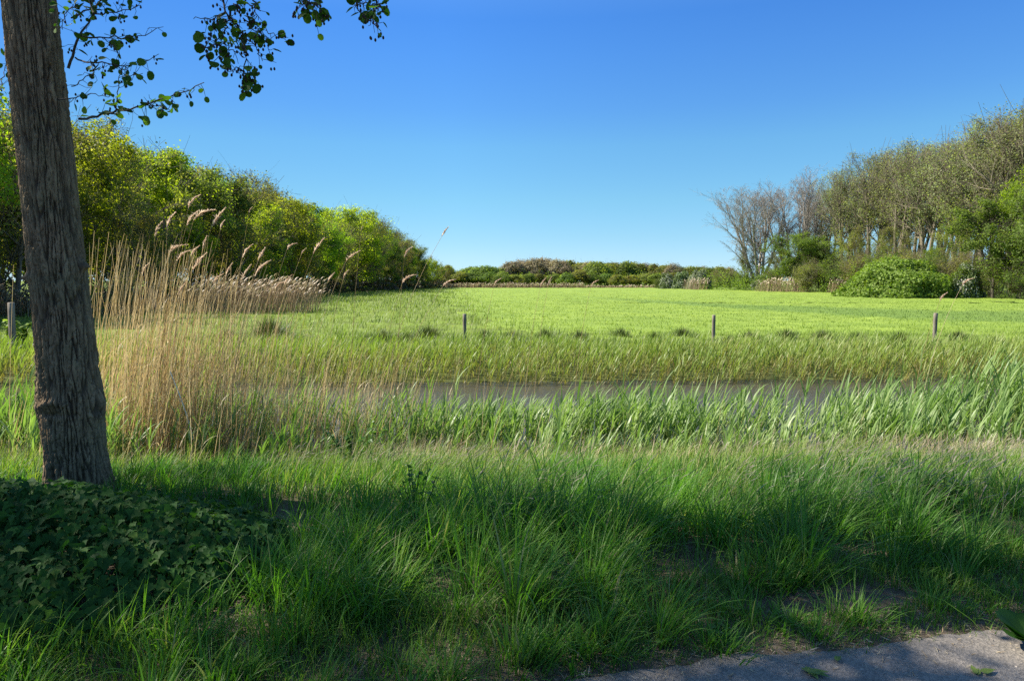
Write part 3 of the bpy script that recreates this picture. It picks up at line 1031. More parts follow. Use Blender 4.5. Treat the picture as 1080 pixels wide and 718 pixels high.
# meadow blades: give the field its nap
MAT_MEADOW = leaf_mat('meadow_blade', [(0, (0.18, 0.26, 0.034)), (0.5, (0.21, 0.29, 0.04)), (1, (0.25, 0.32, 0.052))], transl=0.4, rough=0.5, spec=0.3, tcol=(1.15, 1.25, 0.35))
MAT_MEADOW2 = leaf_mat('drain_blade', [(0, (0.085, 0.145, 0.028)), (0.5, (0.125, 0.19, 0.035)), (1, (0.17, 0.23, 0.05))], transl=0.35, rough=0.5, spec=0.3, tcol=(1.1, 1.2, 0.4))
y = 24 + 120 * rng.random(90000) ** 2.2
x = -14 + rng.random(90000) * 72
k = (x > np.interp(y, FY, FXL) + 0.5) & (x < np.interp(y, FY, FXR) + 0.05 * x) & in_view(x, y, 1.5)
x, y = x[k], y[k]
dm = drain(x, y) > rng.random(len(x)) * 0.9 + 0.1
for nm, kk, mat_, lab in (('meadow_grass', ~dm, MAT_MEADOW, 'bright short blades over the sunlit meadow'), ('drain_grass', dm, MAT_MEADOW2, 'darker longer grass in the strip crossing the meadow')):
    xx, yy = x[kk], y[kk]
    n = len(xx)
    a0 = np.abs(rng.normal(0.3, 0.25, n))
    s = np.clip(yy / 25, 1, 5)
    v_, f_, a_ = blades(np.stack([xx, yy, ground_z(xx, yy) + 0.03], 1), rng.uniform(0, 6.28, n), rng.uniform(0.07, 0.17, n) * np.clip(1.25 - xx * 0 - yy / 110, .25, 1), rng.uniform(0.014, 0.024, n) * s, a0, a0 + rng.gamma(2, 0.3, n), 2, face=rng.normal(0, 0.8, n))
    tag(mk(nm, v_, f_, mat_, attrs=a_), lab, 'grass', kind='stuff')

# dark tussocks by the fence line, each a thing
MAT_TUFT = leaf_mat('sedge_tuft', [(0, (0.03, 0.055, 0.018)), (0.6, (0.06, 0.10, 0.028)), (1, (0.20, 0.17, 0.08))], foot=(0.05, 0.045, 0.025), transl=0.25, rough=0.5)
tufts = [(285, 352, 24, .75, 'broad dark sedge tussock left of the fence posts, beside the rough margin'), (452, 349, 24, .5, 'dark sedge tussock just left of the fence post in the middle'),
         (240, 356, 22, .45, 'small sedge tussock between the reed clump and the broad tussock'), (512, 352, 23.5, .4, 'dark sedge tussock just right of the fence post in the middle'),
         (575, 354, 23.2, .42, 'low dark sedge tussock between two fence posts, nearer the middle one'), (720, 356, 23.5, .42, 'low dark sedge tussock left of the tall thin fence post'), (790, 356, 23.5, .36, 'low dark sedge tussock right of the tall thin fence post'),
         (655, 353, 24, .4, 'low dark sedge tussock halfway between two fence posts')]
spots_ = [(405, 353, 'before the rough margin left of the fence posts'), (430, 356, 'at the reed edge left of the dark round post'), (540, 357, 'at the reed edge right of the dark round post'), (610, 356, 'at the reed edge midway along the meadow'),
          (690, 357, 'at the reed edge left of the thin brown post'), (768, 355, 'hard by the foot of the thin brown post'), (830, 357, 'at the reed edge right of the thin brown post'), (868, 355, 'at the reed edge under the near end of the round bush'),
          (905, 357, 'at the reed edge under the middle of the round bush'), (950, 355, 'at the reed edge left of the pale post'), (1010, 356, 'at the reed edge right of the pale post'), (1050, 354, 'at the reed edge by the picture border')]
for px, py, lab in spots_:
    tufts.append((px, py + rng.normal(0, 1), 22.2 + rng.normal(0, .5), rng.uniform(.30, .44), 'low dark tussock ' + lab))
for px, py, D, s, lab in tufts:
    q = inv(px, py + 4, D)
    x0, y0 = q[0], D
    n = int(420 * s / .4)
    ang = rng.uniform(0, 6.28, n)
    rd = np.abs(rng.normal(0, 0.28, n)) * s * 1.7
    x = rd * np.cos(ang) * 1.1
    y = rd * np.sin(ang)
    z0 = float(ground_z(np.array([x0]), np.array([y0]))[0])
    a0 = np.clip(rd / s * 1.1, 0, 1.1)
    v, f, a = blades(np.stack([x, y, 0 * x - 0.05], 1), ang, s * rng.uniform(0.6, 1.25, n), 0.016, a0, a0 + rng.gamma(2, .3, n), 4)
    tag(mk('sedge_tussock', v, f, MAT_TUFT, attrs=a, loc=(x0, y0, z0)), lab, 'tussock', 'dark tussocks along the fence line')

# dry reed beds further off
def reed_bed(name, label, segs, n, h, wscale=1.0, sx=1.0, green=0.0):
    """segs: list of (x0,y0,x1,y1,depth)"""
    parts = []
    tl = sum(math.hypot(s[2] - s[0], s[3] - s[1]) for s in segs)
    for x0, y0, x1, y1, dp in segs:
        m = int(n * math.hypot(x1 - x0, y1 - y0) / tl)
        t = rng.random(m)
        x = x0 + (x1 - x0) * t + rng.normal(0, 0.3, m)
        y = y0 + (y1 - y0) * t + rng.uniform(-dp / 2, dp / 2, m)
        hh = h * rng.uniform(0.6, 1.15, m) * (1 + 0.3 * noise2(x, y, 0.4, 3, 2))
        a0 = np.abs(rng.normal(0.14, 0.08, m))
        hd = rng.normal(0.1, 0.5, m)
        B = np.stack([x, y, ground_z(x, y) - 0.05], 1)
        parts.append(blades(B, hd, hh, 0.02 * wscale, a0, a0 + 0.2, 3, wprof=lambda t: 1 - .4 * t, rnd=rng.random(m) * 0.75))
        hdv = np.stack([np.cos(hd), np.sin(hd), 0 * hd], 1)
        T = B + hh[:, None] * (np.sin(a0 + .07)[:, None] * hdv + np.cos(a0 + .07)[:, None] * np.array([0, 0, 1.0])) * 0.97
        kk = rng.random(m) < 0.5
        vv, ff, aa = blades(T[kk], hd[kk], 0.34 * (h / 2.6) ** .5, 0.10 * wscale ** .5, 0.5, 1.5, 3, wprof=lambda t: .4 + 2.2 * t * (1 - t), rnd=0.8 + 0.2 * rng.random(kk.sum()))
        parts.append((vv, ff, aa))
    v_, f_, a_ = cat(parts)
    return tag(mk(name, v_, f_, MAT_BED, attrs=a_), label, 'reed bed', kind='stuff')


MAT_BED = leaf_mat('reed_bed_straw', [(0, (0.20, 0.135, 0.075)), (0.5, (0.30, 0.22, 0.13)), (0.78, (0.40, 0.31, 0.2)), (1, (0.56, 0.47, 0.36))], transl=0.15, rough=0.65, spec=0.15, tcol=(1, .95, .8))
reed_bed('reed_bed', 'straw-coloured reed bed in front of the left wood', [(-19.5, 42, -12.8, 44, 4.5)], 1500, 1.9)
reed_bed('reed_bed', 'low brown reed fringe at the foot of the left wood', [(-33, 38, -23, 41, 3.0)], 1500, 1.6, 1.3)
reed_bed('reed_bed', 'straw reed fringe under the green trees of the right wood', [(44, 123, 51, 116, 2), (52, 112, 54.5, 108, 2)], 700, 2.3, 1.8)
reed_bed('reed_bed', 'pale reed fringe beside the hawthorns at the wood corner', [(38, 150, 41.5, 146, 2)], 220, 2.4, 2.0)
reed_bed('reed_bed', 'pale straw band along the far edge of the meadow', [(-24, 186, 5, 184, 3), (5, 184, 19, 184, 2)], 1500, 1.3, 3.2)
reed_bed('reed_bed', 'bleached straw strip at the foot of the far wood', [(19, 186, 42, 187, 2)], 600, 0.8, 3.6)

# ------------------------------------------------------------------ ivy mound under the alder
MAT_IVY = leaf_mat('ground_cover_leaf', [(0, (0.020, 0.056, 0.012)), (0.5, (0.036, 0.092, 0.017)), (0.9, (0.06, 0.13, 0.022)), (1, (0.12, 0.19, 0.03))], transl=0.35, rough=0.6, spec=0.10, patch=(0.026, 0.078, 0.014), pscale=2.0, tcol=(1.1, 1.4, 0.5))


x = rng.uniform(-5.4, -0.9, 40000)
y = rng.uniform(2.6, 5.9, 40000)
h = mound(x, y)
k = (h > 0.02) & (np.hypot(x + 3.17, y - 5.05) > 0.27)
x, y, h = x[k], y[k], h[k]
e_ = 0.02
gx = (mound(x + e_, y) - mound(x - e_, y)) / (2 * e_)
gy = (mound(x, y + e_) - mound(x, y - e_)) / (2 * e_)
nr = nrm(np.stack([-np.clip(gx, -3, 3) * 1.5, -np.clip(gy, -3, 3) * 1.5 - .45, np.ones_like(gx)], 1) + rng.normal(0, 0.45, (len(x), 3)))
nr[:, 2] = np.abs(nr[:, 2])
z = ground_z(x, y) + h * (1 - 0.35 * rng.random(len(x)) ** 2.5) + rng.normal(0, 0.02, len(x))
down = np.stack([-gx, -gy, 0 * gx], 1) * 0.6 + rng.normal(0, 0.42, (len(x), 3)) + np.array([0.05, -0.5, -0.5])
v, f, a = leaves(np.stack([x, y, z], 1), nr, down - nr * np.sum(down * nr, 1)[:, None], rng.uniform(0.030, 0.080, len(x)) * rng.uniform(.7, 1.05, len(x)), IVY_V * np.array([.82, 1.1, 1.3]), HEART_F)
tag(mk('ivy', v, f, MAT_IVY, attrs=a, smooth=True), 'dark mound of heart-leaved ground cover round the alder foot', 'ground cover', kind='stuff')

# a few long arching blades before the mound and grass skirts there
n = 3200
x = rng.uniform(-4.2, -0.6, n)
y = path_edge(x) + 0.45 + rng.gamma(2.0, 0.26, n)
k = (y < 4.1) & (mound(x, y) < .05 + .3 * (rng.random(n) < .05))
x, y = x[k], y[k]
n = len(x)
cl = noise2(x, y, 1.6, 21, 2)
k = cl > rng.random(n) * 0.7 - 0.35
x, y = x[k], y[k]
n = len(x)
a0 = np.abs(rng.normal(0.25, 0.18, n))
v, f, a = blades(np.stack([x, y, ground_z(x, y) - .01], 1), WIND + rng.normal(-0.2, 1.0, n), rng.uniform(0.16, 0.44, n), rng.uniform(0.004, 0.010, n), a0, a0 + rng.gamma(2.8, 0.42, n), 7)
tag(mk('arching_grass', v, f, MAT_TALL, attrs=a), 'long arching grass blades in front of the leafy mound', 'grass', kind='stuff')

# ------------------------------------------------------------------ trees
def grow(start, dr, length, r0, r1, k, wig, trop, upto=None):
    B = len(start)
    P = np.zeros((B, k, 3))
    P[:, 0] = start
    d = nrm(dr)
    for j in range(1, k):
        d = nrm(d + rng.normal(0, wig, (B, 3)) + np.array([0, 0, 1.0]) * np.broadcast_to(trop, (B,))[:, None])
        P[:, j] = P[:, j - 1] + d * (length / (k - 1))[:, None]
    t = np.linspace(0, 1, k)[None]
    return P, r0[:, None] * (1 - t) + r1[:, None] * t


def sprout(P, rad, nch, t0, t1, ang, angs, lenf, wig, trop, k, rscale=0.62, lenmul=None):
    """children along every parent polyline"""
    B, kp, _ = P.shape
    pi = np.repeat(np.arange(B), nch)
    t = t0 + (t1 - t0) * ((np.tile(np.arange(nch), B) + rng.random(B * nch)) / nch)
    s = t * (kp - 1)
    i0 = np.minimum(s.astype(int), kp - 2)
    fr = (s - i0)[:, None]
    st = P[pi, i0] * (1 - fr) + P[pi, i0 + 1] * fr
    tan = nrm(P[pi, i0 + 1] - P[pi, i0])
    pr = rad[pi, i0] * (1 - fr[:, 0]) + rad[pi, i0 + 1] * fr[:, 0]
    plen = np.linalg.norm(np.diff(P, axis=1), axis=2).sum(1)[pi]
    rnd = rng.normal(size=(B * nch, 3))
    perp = nrm(rnd - tan * np.sum(rnd * tan, 1)[:, None])
    an = np.clip(rng.normal(ang, angs, B * nch), 0.12, 1.7)
    d = tan * np.cos(an)[:, None] + perp * np.sin(an)[:, None]
    L_ = lenf * plen * rng.uniform(0.6, 1.25, B * nch)
    if lenmul is not None:
        L_ = L_ * lenmul(t)
    r0 = pr * rscale * rng.uniform(0.75, 1.0, B * nch)
    return grow(st, d, L_, r0, r0 * 0.3, k, wig, trop)


def make_wood(levels, sides=(9, 6, 4, 3, 3)):
    parts = []
    for (P, rad), s in zip(levels, sides):
        parts.append(tubes(P, rad, s))
    return cat(parts)


def crown_leaves(lv, n, size, jit, keep_noise=0.0, nscale=0.35, upbias=0.4, seed=0.0, zmin=None):
    """scatter small leaves along the outer twigs, thinned into clumps"""
    pts = []
    w = np.array([P.shape[0] for P, _ in lv], float)
    w /= w.sum()
    for (P, _), ww in zip(lv, w):
        m = int(n * ww)
        b = rng.integers(0, P.shape[0], m)
        s = rng.random(m) ** 0.7 * (P.shape[1] - 1)
        i0 = np.minimum(s.astype(int), P.shape[1] - 2)
        fr = (s - i0)[:, None]
        pts.append(P[b, i0] * (1 - fr) + P[b, i0 + 1] * fr)
    p = np.concatenate(pts) + rng.normal(0, jit, (sum(len(q) for q in pts), 3))
    if keep_noise:
        nz = fbm(p * nscale + seed, 2)
        p = p[nz > -0.55 + keep_noise * rng.random(len(p)) * 1.1]
    if zmin is not None:
        p = p[p[:, 2] > zmin]
    m = len(p)
    cen = np.array([0, 0, np.percentile(p[:, 2], 35)])
    # leaves face outwards from the local clump and from the crown
    off = np.stack([perlin(p * .55 + 9), perlin(p * .55 + 31), perlin(p * .55 + 57)], 1)
    nr = nrm(rng.normal(0, .62, (m, 3)) + .8 * nrm(p - cen) + .9 * off + np.array([0, 0, upbias]))
    dr = rng.normal(0, 1, (m, 3)) + np.array([0, 0, -0.2])
    dr = dr - nr * np.sum(dr * nr, 1)[:, None]
    return leaves(p, nr, dr, size * rng.uniform(0.6, 1.35, m), *DIAMOND)


def puff_leaves(L2, L3, n, size, puff, nscale=.45, seed=0.0):
    """leaves gathered in rounded clumps round the ends of the side branches, the rest along the twigs"""
    ends = np.concatenate([L2[0][:, -1], L2[0][:, L2[0].shape[1] // 2]])
    m = int(n * .6)
    b = rng.integers(0, len(ends), m)
    u = nrm(rng.normal(size=(m, 3)))
    rad = puff * (.6 + .7 * np.random.default_rng(5).random(len(ends)))[b] * rng.random(m) ** .5
    p1 = ends[b] + u * rad[:, None] * np.array([1, 1, .8])
    b3 = rng.integers(0, L3[0].shape[0], n - m)
    s = rng.random(n - m) * (L3[0].shape[1] - 1)
    i0 = np.minimum(s.astype(int), L3[0].shape[1] - 2)
    p2 = L3[0][b3, i0] + (L3[0][b3, i0 + 1] - L3[0][b3, i0]) * (s - i0)[:, None] + rng.normal(0, .2, (n - m, 3))
    p = np.concatenate([p1, p2])
    u = np.concatenate([u, nrm(rng.normal(size=(n - m, 3)))])
    k = fbm(p * nscale + seed, 2) > -.38 + .8 * rng.random(len(p))
    p, u = p[k], u[k]
    m = len(p)
    cen = np.array([0, 0, np.percentile(p[:, 2], 35)])
    nr = nrm(.9 * u + .8 * nrm(p - cen) + rng.normal(0, .5, (m, 3)) + np.array([0, 0, .3]))
    dr = rng.normal(0, 1, (m, 3)) + np.array([0, 0, -.2])
    dr = dr - nr * np.sum(dr * nr, 1)[:, None]
    return leaves(p, nr, dr, size * rng.uniform(.6, 1.35, m), *DIAMOND)


def broadleaf(Ht, spread, stems=1, base=0.1, nl=11, nleaf=20000, leaf=0.15, jit=0.22, clump=1.0, twig=1.0, trunk_r=0.16, ascend=0.75, fan=.22, straight=False, puff=0, dome=0):
    """round-headed tree: wood mesh data and leaf mesh data, foot at the origin"""
    st = np.zeros((stems, 3))
    st[:, :2] = rng.normal(0, 0.25 if stems > 1 else 0, (stems, 2))
    if straight:    # stems fan out evenly round the foot
        az = np.arange(stems) * 2 * np.pi / stems + rng.normal(0, .25, stems)
        fr_ = fan * np.sqrt(rng.uniform(.05, 1.3, stems))
        d0 = np.stack([fr_ * np.cos(az), fr_ * np.sin(az), np.ones(stems)], 1)
    else:
        d0 = np.array([0, 0, 1.0]) + np.concatenate([rng.normal(0, fan if stems > 1 else 0.05, (stems, 2)), np.zeros((stems, 1))], 1)
    hl = np.full(stems, Ht * (0.86 if dome else 0.93)) * rng.uniform(0.85, 1.0, stems)
    T = grow(st, d0, hl, np.full(stems, trunk_r), np.full(stems, trunk_r * 0.12), 11, 0.05, 0.07)
    env = lambda t: (0.55 + 0.75 * np.sin(np.clip((t - base) / (1 - base), 0, 1) * np.pi * 0.78 + 0.35)) * spread / Ht
    L1 = sprout(*T, nl, base, 0.93, ascend, 0.18, 1.0, 0.05 if straight else 0.11, 0.03 if straight else 0.06, 7, 0.5, env)
    st_ = 0.45 if straight else 1.0
    L2 = sprout(*L1, 7, 0.2, 1.0, 0.7 * (.75 if straight else 1), 0.2, 0.42, 0.14 * st_, 0.05, 5, 0.6)
    L3 = sprout(*L2, 5, 0.15, 1.0, 0.7 * (.8 if straight else 1), 0.25, 0.5, 0.16 * st_, 0.04, 4, 0.6)
    L4 = sprout(*L3, 3, 0.2, 1.0, 0.7, 0.3, 0.6, 0.15, 0.03, 3, 0.7)
    if dome:        # a grown crown fills a rounded, slightly lumpy dome
        sd = rng.random() * 60

        def inside(p, slack=1.0):
            zc = Ht * dome
            up_ = np.clip((p[..., 2] - zc) / (Ht * .97 - zc), 0, 1.5)
            dn = np.clip((zc - p[..., 2]) / zc, 0, 1)
            rm = spread * 1.08 * np.sqrt(np.clip(1 - up_ ** 2.2, 0, 1)) * (1 - .45 * dn ** 2)
            q_ = p.reshape(-1, 3)
            wob = (1 + .42 * fbm(q_ * (1.7 / spread) + sd, 3)).reshape(p.shape[:-1])
            top = p[..., 2] < Ht * (.97 + .09 * fbm(q_ * (1.5 / spread) + sd + 9, 2).reshape(p.shape[:-1]))
            return (np.hypot(p[..., 0], p[..., 1]) < rm * wob * slack) & top
        cut = lambda L_: (L_[0][inside(L_[0][:, -1])], L_[1][inside(L_[0][:, -1])])
        L2, L3, L4 = cut(L2), cut(L3), cut(L4)
    levels = [T, L1, L2, L3]
    levels.append(L4)
    for q in range(2, len(levels)):
        levels[q] = (levels[q][0], np.maximum(levels[q][1] * twig, 0.006 * twig))
    wood = make_wood(levels)
    if puff:
        lv = puff_leaves(L2, L3, nleaf, leaf, puff, seed=rng.random() * 50)
    else:
        lv = crown_leaves([L3, L4], nleaf, leaf, jit, clump, 0.45, seed=rng.random() * 50) if nleaf else None
    return wood, lv, [T, L1, L2, L3, L4]


def tree_proto(name, wood, lv, wmat, lmat, crown_name='crown'):
    r = empty(name, (0, 0, -200))
    mk('trunk', *wood[:2], wmat, r, attrs={'r': wood[2]['r']}, smooth=True)
    if lv is not None:
        mk(crown_name, *lv[:2], lmat, r, attrs=lv[2])
    return r


MAT_TWIG = wood_mat('wood_bark', (0.08, 0.068, 0.05), (0.19, 0.16, 0.12), 4, 0.2)
MAT_TWIG_G = wood_mat('grey_bark', (0.13, 0.115, 0.10), (0.24, 0.215, 0.19), 4, 0.2)
MAT_TWIG_D = wood_mat('dark_bark', (0.05, 0.043, 0.032), (0.125, 0.105, 0.078), 4, 0.2)
ML_LIME = leaf_mat('lime_leaf', [(0, (0.20, 0.265, 0.02)), (0.5, (0.325, 0.40, 0.03)), (1, (0.45, 0.51, 0.06))], transl=0.66, objvar=1.0, patch=(0.18, 0.24, 0.018), pscale=0.35, tcol=(1.22, 1.3, 0.3))
ML_OLIVE = leaf_mat('olive_leaf', [(0, (0.17, 0.205, 0.045)), (0.5, (0.26, 0.295, 0.065)), (1, (0.36, 0.385, 0.12))], transl=0.64, objvar=0.8, patch=(0.16, 0.135, 0.055), pscale=0.4, tcol=(1.2, 1.2, 0.35))
ML_GREEN = leaf_mat('green_leaf', [(0, (0.11, 0.165, 0.03)), (0.5, (0.175, 0.24, 0.05)), (1, (0.265, 0.325, 0.085))], transl=0.62, objvar=0.7, patch=(0.12, 0.165, 0.035), pscale=0.4, tcol=(1.2, 1.25, 0.4))
ML_SPARSE = leaf_mat('catkin_leaf', [(0, (0.17, 0.205, 0.08)), (0.5, (0.265, 0.305, 0.13)), (1, (0.36, 0.40, 0.20))], transl=0.6, objvar=0.7, tcol=(1.1, 1.15, 0.45))
ML_BUD = leaf_mat('budding_leaf', [(0, (0.17, 0.135, 0.085)), (0.5, (0.25, 0.205, 0.125)), (1, (0.31, 0.275, 0.15))], transl=0.4, objvar=0.6, tcol=(1.1, 1.05, 0.6))
ML_BUSH = leaf_mat('bush_leaf', [(0, (0.10, 0.175, 0.025)), (0.5, (0.165, 0.255, 0.04)), (1, (0.25, 0.34, 0.08))], transl=0.45, objvar=0.3, tcol=(1.15, 1.25, 0.4))
ML_HAW = leaf_mat('hawthorn_leaf', [(0, (0.06, 0.10, 0.03)), (0.55, (0.13, 0.17, 0.06)), (1, (0.22, 0.26, 0.12))], transl=0.35, objvar=0.4, tcol=(1.1, 1.2, 0.5))
ML_BLOOM = leaf_mat('white_blossom', [(0, (0.42, 0.43, 0.37)), (1, (0.62, 0.62, 0.55))], transl=0.3, rough=0.7, tcol=(1, 1, 0.95))
ML_SILVER = leaf_mat('silver_leaf', [(0, (0.12, 0.15, 0.08)), (0.5, (0.19, 0.22, 0.13)), (1, (0.27, 0.29, 0.19))], transl=0.35, objvar=0.3, tcol=(1.1, 1.15, 0.7))

PROTO = {}
MAT_POPLAR = wood_mat('poplar_bark', (0.12, 0.10, 0.07), (0.26, 0.22, 0.155), 4, 0.2)
MAT_PALEWOOD = wood_mat('pale_bark', (0.20, 0.175, 0.15), (0.36, 0.32, 0.275), 4, 0.2)
# native heights: 12 m for left wood kinds
for i_ in range(3):
    w_, l_, _ = broadleaf(12, 5.2, stems=1 + i_ % 2, base=0.06, nl=18, nleaf=44000, leaf=0.165, trunk_r=0.17, ascend=.8, puff=.8, dome=.55)
    PROTO['lime%d' % i_] = tree_proto('broadleaf_tree', w_, l_, MAT_TWIG, ML_LIME)
for i_ in range(2):
    w_, l_, _ = broadleaf(12, 5.0, stems=2, base=0.08, nl=15, nleaf=23000, leaf=0.14, twig=1.4, trunk_r=0.15, ascend=.75, puff=.7, dome=.58)
    PROTO['olive%d' % i_] = tree_proto('broadleaf_tree', w_, l_, MAT_TWIG, ML_OLIVE)
for i_ in range(2):
    w_, l_, _ = broadleaf(12, 5.6, stems=1 + i_, base=0.04, nl=20, nleaf=50000, leaf=0.16, trunk_r=0.17, ascend=.75, puff=.8, dome=.55)
    PROTO['green%d' % i_] = tree_proto('broadleaf_tree', w_, l_, MAT_TWIG_D, ML_GREEN)
# native height 22: tall multi-stemmed poplars with thin young foliage
for i_ in range(3):
    w_, l_, _ = broadleaf(22, 7.0, stems=4, base=0.38, nl=13, nleaf=18000, leaf=0.18, jit=.35, clump=.9, twig=2.0, trunk_r=0.36, ascend=0.5, fan=.26, straight=True, dome=.66)
    PROTO['tall%d' % i_] = tree_proto('poplar_tree', w_, l_, MAT_POPLAR, ML_SPARSE)
for i_ in range(2):
    w_, l_, _ = broadleaf(22, 5.2, stems=8, base=0.25, nl=11, nleaf=0, twig=2.0, trunk_r=0.30, ascend=0.40, fan=.36, straight=True)
    PROTO['bare%d' % i_] = tree_proto('bare_tree', w_, None, MAT_PALEWOOD, None)

def bush_proto(name, lmat, Ht, rx, nleaf, leaf, bloom=0.0):
    """dense shrub: many stems from the foot, leaves filling an uneven dome"""
    st = rng.normal(0, 0.25, (14, 3))
    st[:, 2] = 0
    d0 = np.concatenate([rng.normal(0, 0.9 * rx / Ht, (14, 2)), np.ones((14, 1))], 1)
    T = grow(st, d0, np.full(14, Ht * 0.8), np.full(14, 0.05), np.full(14, 0.015), 6, 0.12, 0.05)
    L1 = sprout(*T, 7, 0.2, 1.0, 0.7, 0.25, 0.5, 0.15, 0.04, 4)
    wood = make_wood([T, L1], (5, 3))
    u = nrm(rng.normal(size=(nleaf, 3)))
    u[:, 2] = np.abs(u[:, 2]) * 1.15 - 0.12
    rr = 0.60 + 0.40 * rng.random(nleaf) ** 0.45
    nz = fbm(u * 2.3 + rng.random() * 40, 3)
    rr = rr * (1 + 0.22 * nz)
    p = u * rr[:, None] * np.array([rx, rx * 0.9, Ht * 0.9])
    p[:, 2] = np.abs(p[:, 2]) + 0.08
    nr = nrm(u + rng.normal(0, 0.7, (nleaf, 3)))
    dr = rng.normal(0, 1, (nleaf, 3)) + np.array([0, 0, -0.6])
    dr -= nr * np.sum(dr * nr, 1)[:, None]
    r = empty(name, (0, 0, -200))
    mk('stems', *wood[:2], MAT_TWIG_D, r, attrs={'r': wood[2]['r']})
    v, f, a = leaves(p, nr, dr, leaf * rng.uniform(.6, 1.4, nleaf), *DIAMOND)
    mk('crown', v, f, lmat, r, attrs=a)
    if bloom:
        m = int(nleaf * bloom)
        k = rng.permutation(nleaf)
        nzz = fbm(p * (1.6 / rx) + 9, 2)
        k = k[(nzz[k] > -0.1)][:m]
        v, f, a = leaves(p[k] * 1.02, nr[k], dr[k], leaf * 0.9, *DIAMOND)
        mk('blossom', v, f, ML_BLOOM, r, attrs=a)
    return r


PROTO['bush'] = bush_proto('round_bush', ML_BUSH, 4.2, 6.2, 30000, 0.24)
PROTO['haw'] = bush_proto('hawthorn_bush', ML_HAW, 4.0, 3.0, 9000, 0.24, bloom=0.16)
PROTO['silver'] = bush_proto('willow_bush', ML_SILVER, 4.5, 3.4, 9000, 0.26)
w_, l_, _ = broadleaf(5, 3.4, stems=6, base=0.03, nl=9, nleaf=26000, leaf=0.15, jit=0.16, clump=1.2, twig=.8, trunk_r=0.06, ascend=.7, fan=.45)
PROTO['shrub'] = tree_proto('green_shrub', w_, l_, MAT_TWIG_D, ML_GREEN)
w_, l_, _ = broadleaf(5, 3.2, stems=6, base=0.03, nl=9, nleaf=20000, leaf=0.14, jit=0.16, clump=1.2, twig=.9, trunk_r=0.06, ascend=.6, fan=.4)
PROTO['oliveshrub'] = tree_proto('green_shrub', w_, l_, MAT_POPLAR, ML_OLIVE)
PROTO['small'] = bush_proto('small_bush', ML_LIME, 1.2, 0.9, 2600, 0.10)


def far_proto(lmat, wmat, Ht, rx, nleaf, leaf):
    """tree seen from far off: trunk and limbs with a full, lumpy head built from overlapping clumps"""
    T = grow(np.zeros((1, 3)), np.array([[0, 0, 1.0]]), np.array([Ht * .8]), np.array([.25]), np.array([.05]), 7, .04, .05)
    L1 = sprout(*T, 12, .2, 1.0, .8, .2, .5, .1, .05, 5, .55)
    L2 = sprout(*L1, 6, .2, 1.0, .7, .2, .5, .1, .05, 4, .6)
    wood = make_wood([T, L1, L2], (6, 4, 3))
    nc = 26
    c = nrm(rng.normal(size=(nc, 3)))
    c[:, 2] = np.abs(c[:, 2]) * 1.1 - .25
    c = c * np.array([rx * .72, rx * .72, Ht * .40]) + np.array([0, 0, Ht * .52])
    ci = rng.integers(0, nc, nleaf)
    cr = rng.uniform(.28, .5, nc) * rx
    u = nrm(rng.normal(size=(nleaf, 3)))
    p = c[ci] + u * (cr[ci] * rng.random(nleaf) ** .4)[:, None]
    k = p[:, 2] > .3
    p, u = p[k], u[k]
    n = len(p)
    nr = nrm(u * 1.1 + .6 * nrm(p - np.array([0, 0, Ht * .4])) + rng.normal(0, .5, (n, 3)))
    dr = rng.normal(0, 1, (n, 3))
    dr -= nr * np.sum(dr * nr, 1)[:, None]
    return tree_proto('broadleaf_tree', wood, leaves(p, nr, dr, leaf * rng.uniform(.6, 1.4, n), *DIAMOND), wmat, lmat)


PROTO['fargreen0'] = far_proto(ML_GREEN, MAT_TWIG_D, 10, 5.2, 9000, .5)
PROTO['fargreen1'] = far_proto(ML_GREEN, MAT_TWIG_D, 10, 5.6, 9000, .5)
PROTO['farolive0'] = far_proto(ML_OLIVE, MAT_TWIG_D, 11, 5.4, 8000, .5)
PROTO['farolive1'] = far_proto(ML_OLIVE, MAT_TWIG_D, 11, 5.0, 8000, .5)
PROTO['farbud0'] = far_proto(ML_BUD, MAT_TWIG_G, 12, 5.4, 6500, .42)
PROTO['farbud1'] = far_proto(ML_BUD, MAT_TWIG_G, 12, 5.0, 6500, .42)
NATIVE = {}
for k_ in PROTO:
    h_ = 0
    kids_ = [c_ for c_ in PROTO[k_].children if c_.name.startswith('crown')] or list(PROTO[k_].children)
    for c_ in kids_:
        co = np.empty(len(c_.data.vertices) * 3, np.float32)
        c_.data.vertices.foreach_get('co', co)
        z_ = co.reshape(-1, 3)[:, 2]
        h_ = max(h_, float(np.percentile(z_, 99.5)))
    NATIVE[k_] = h_
USED = set()


def plant(kind, x, y, Ht, label, category, group=None, wide=1.0):
    if kind in USED:
        o = dup(PROTO[kind])
    else:
        o = PROTO[kind]
        USED.add(kind)
    s = Ht / NATIVE[kind]
    z = float(ground_z(np.array([float(x)]), np.array([float(y)]))[0]) - 0.05
    o.location = (x, y, z)
    o.scale = (s * wide, s * wide, s)
    o.rotation_euler = (0, 0, rng.uniform(0, 6.28))
    for key in ('label', 'category', 'group', 'kind'):
        if key in o:
            del o[key]
    tag(o, label, category, group)
    return o


def top_h(py, D, px=540):
    return inv(px, py, D)[2] + 0.4


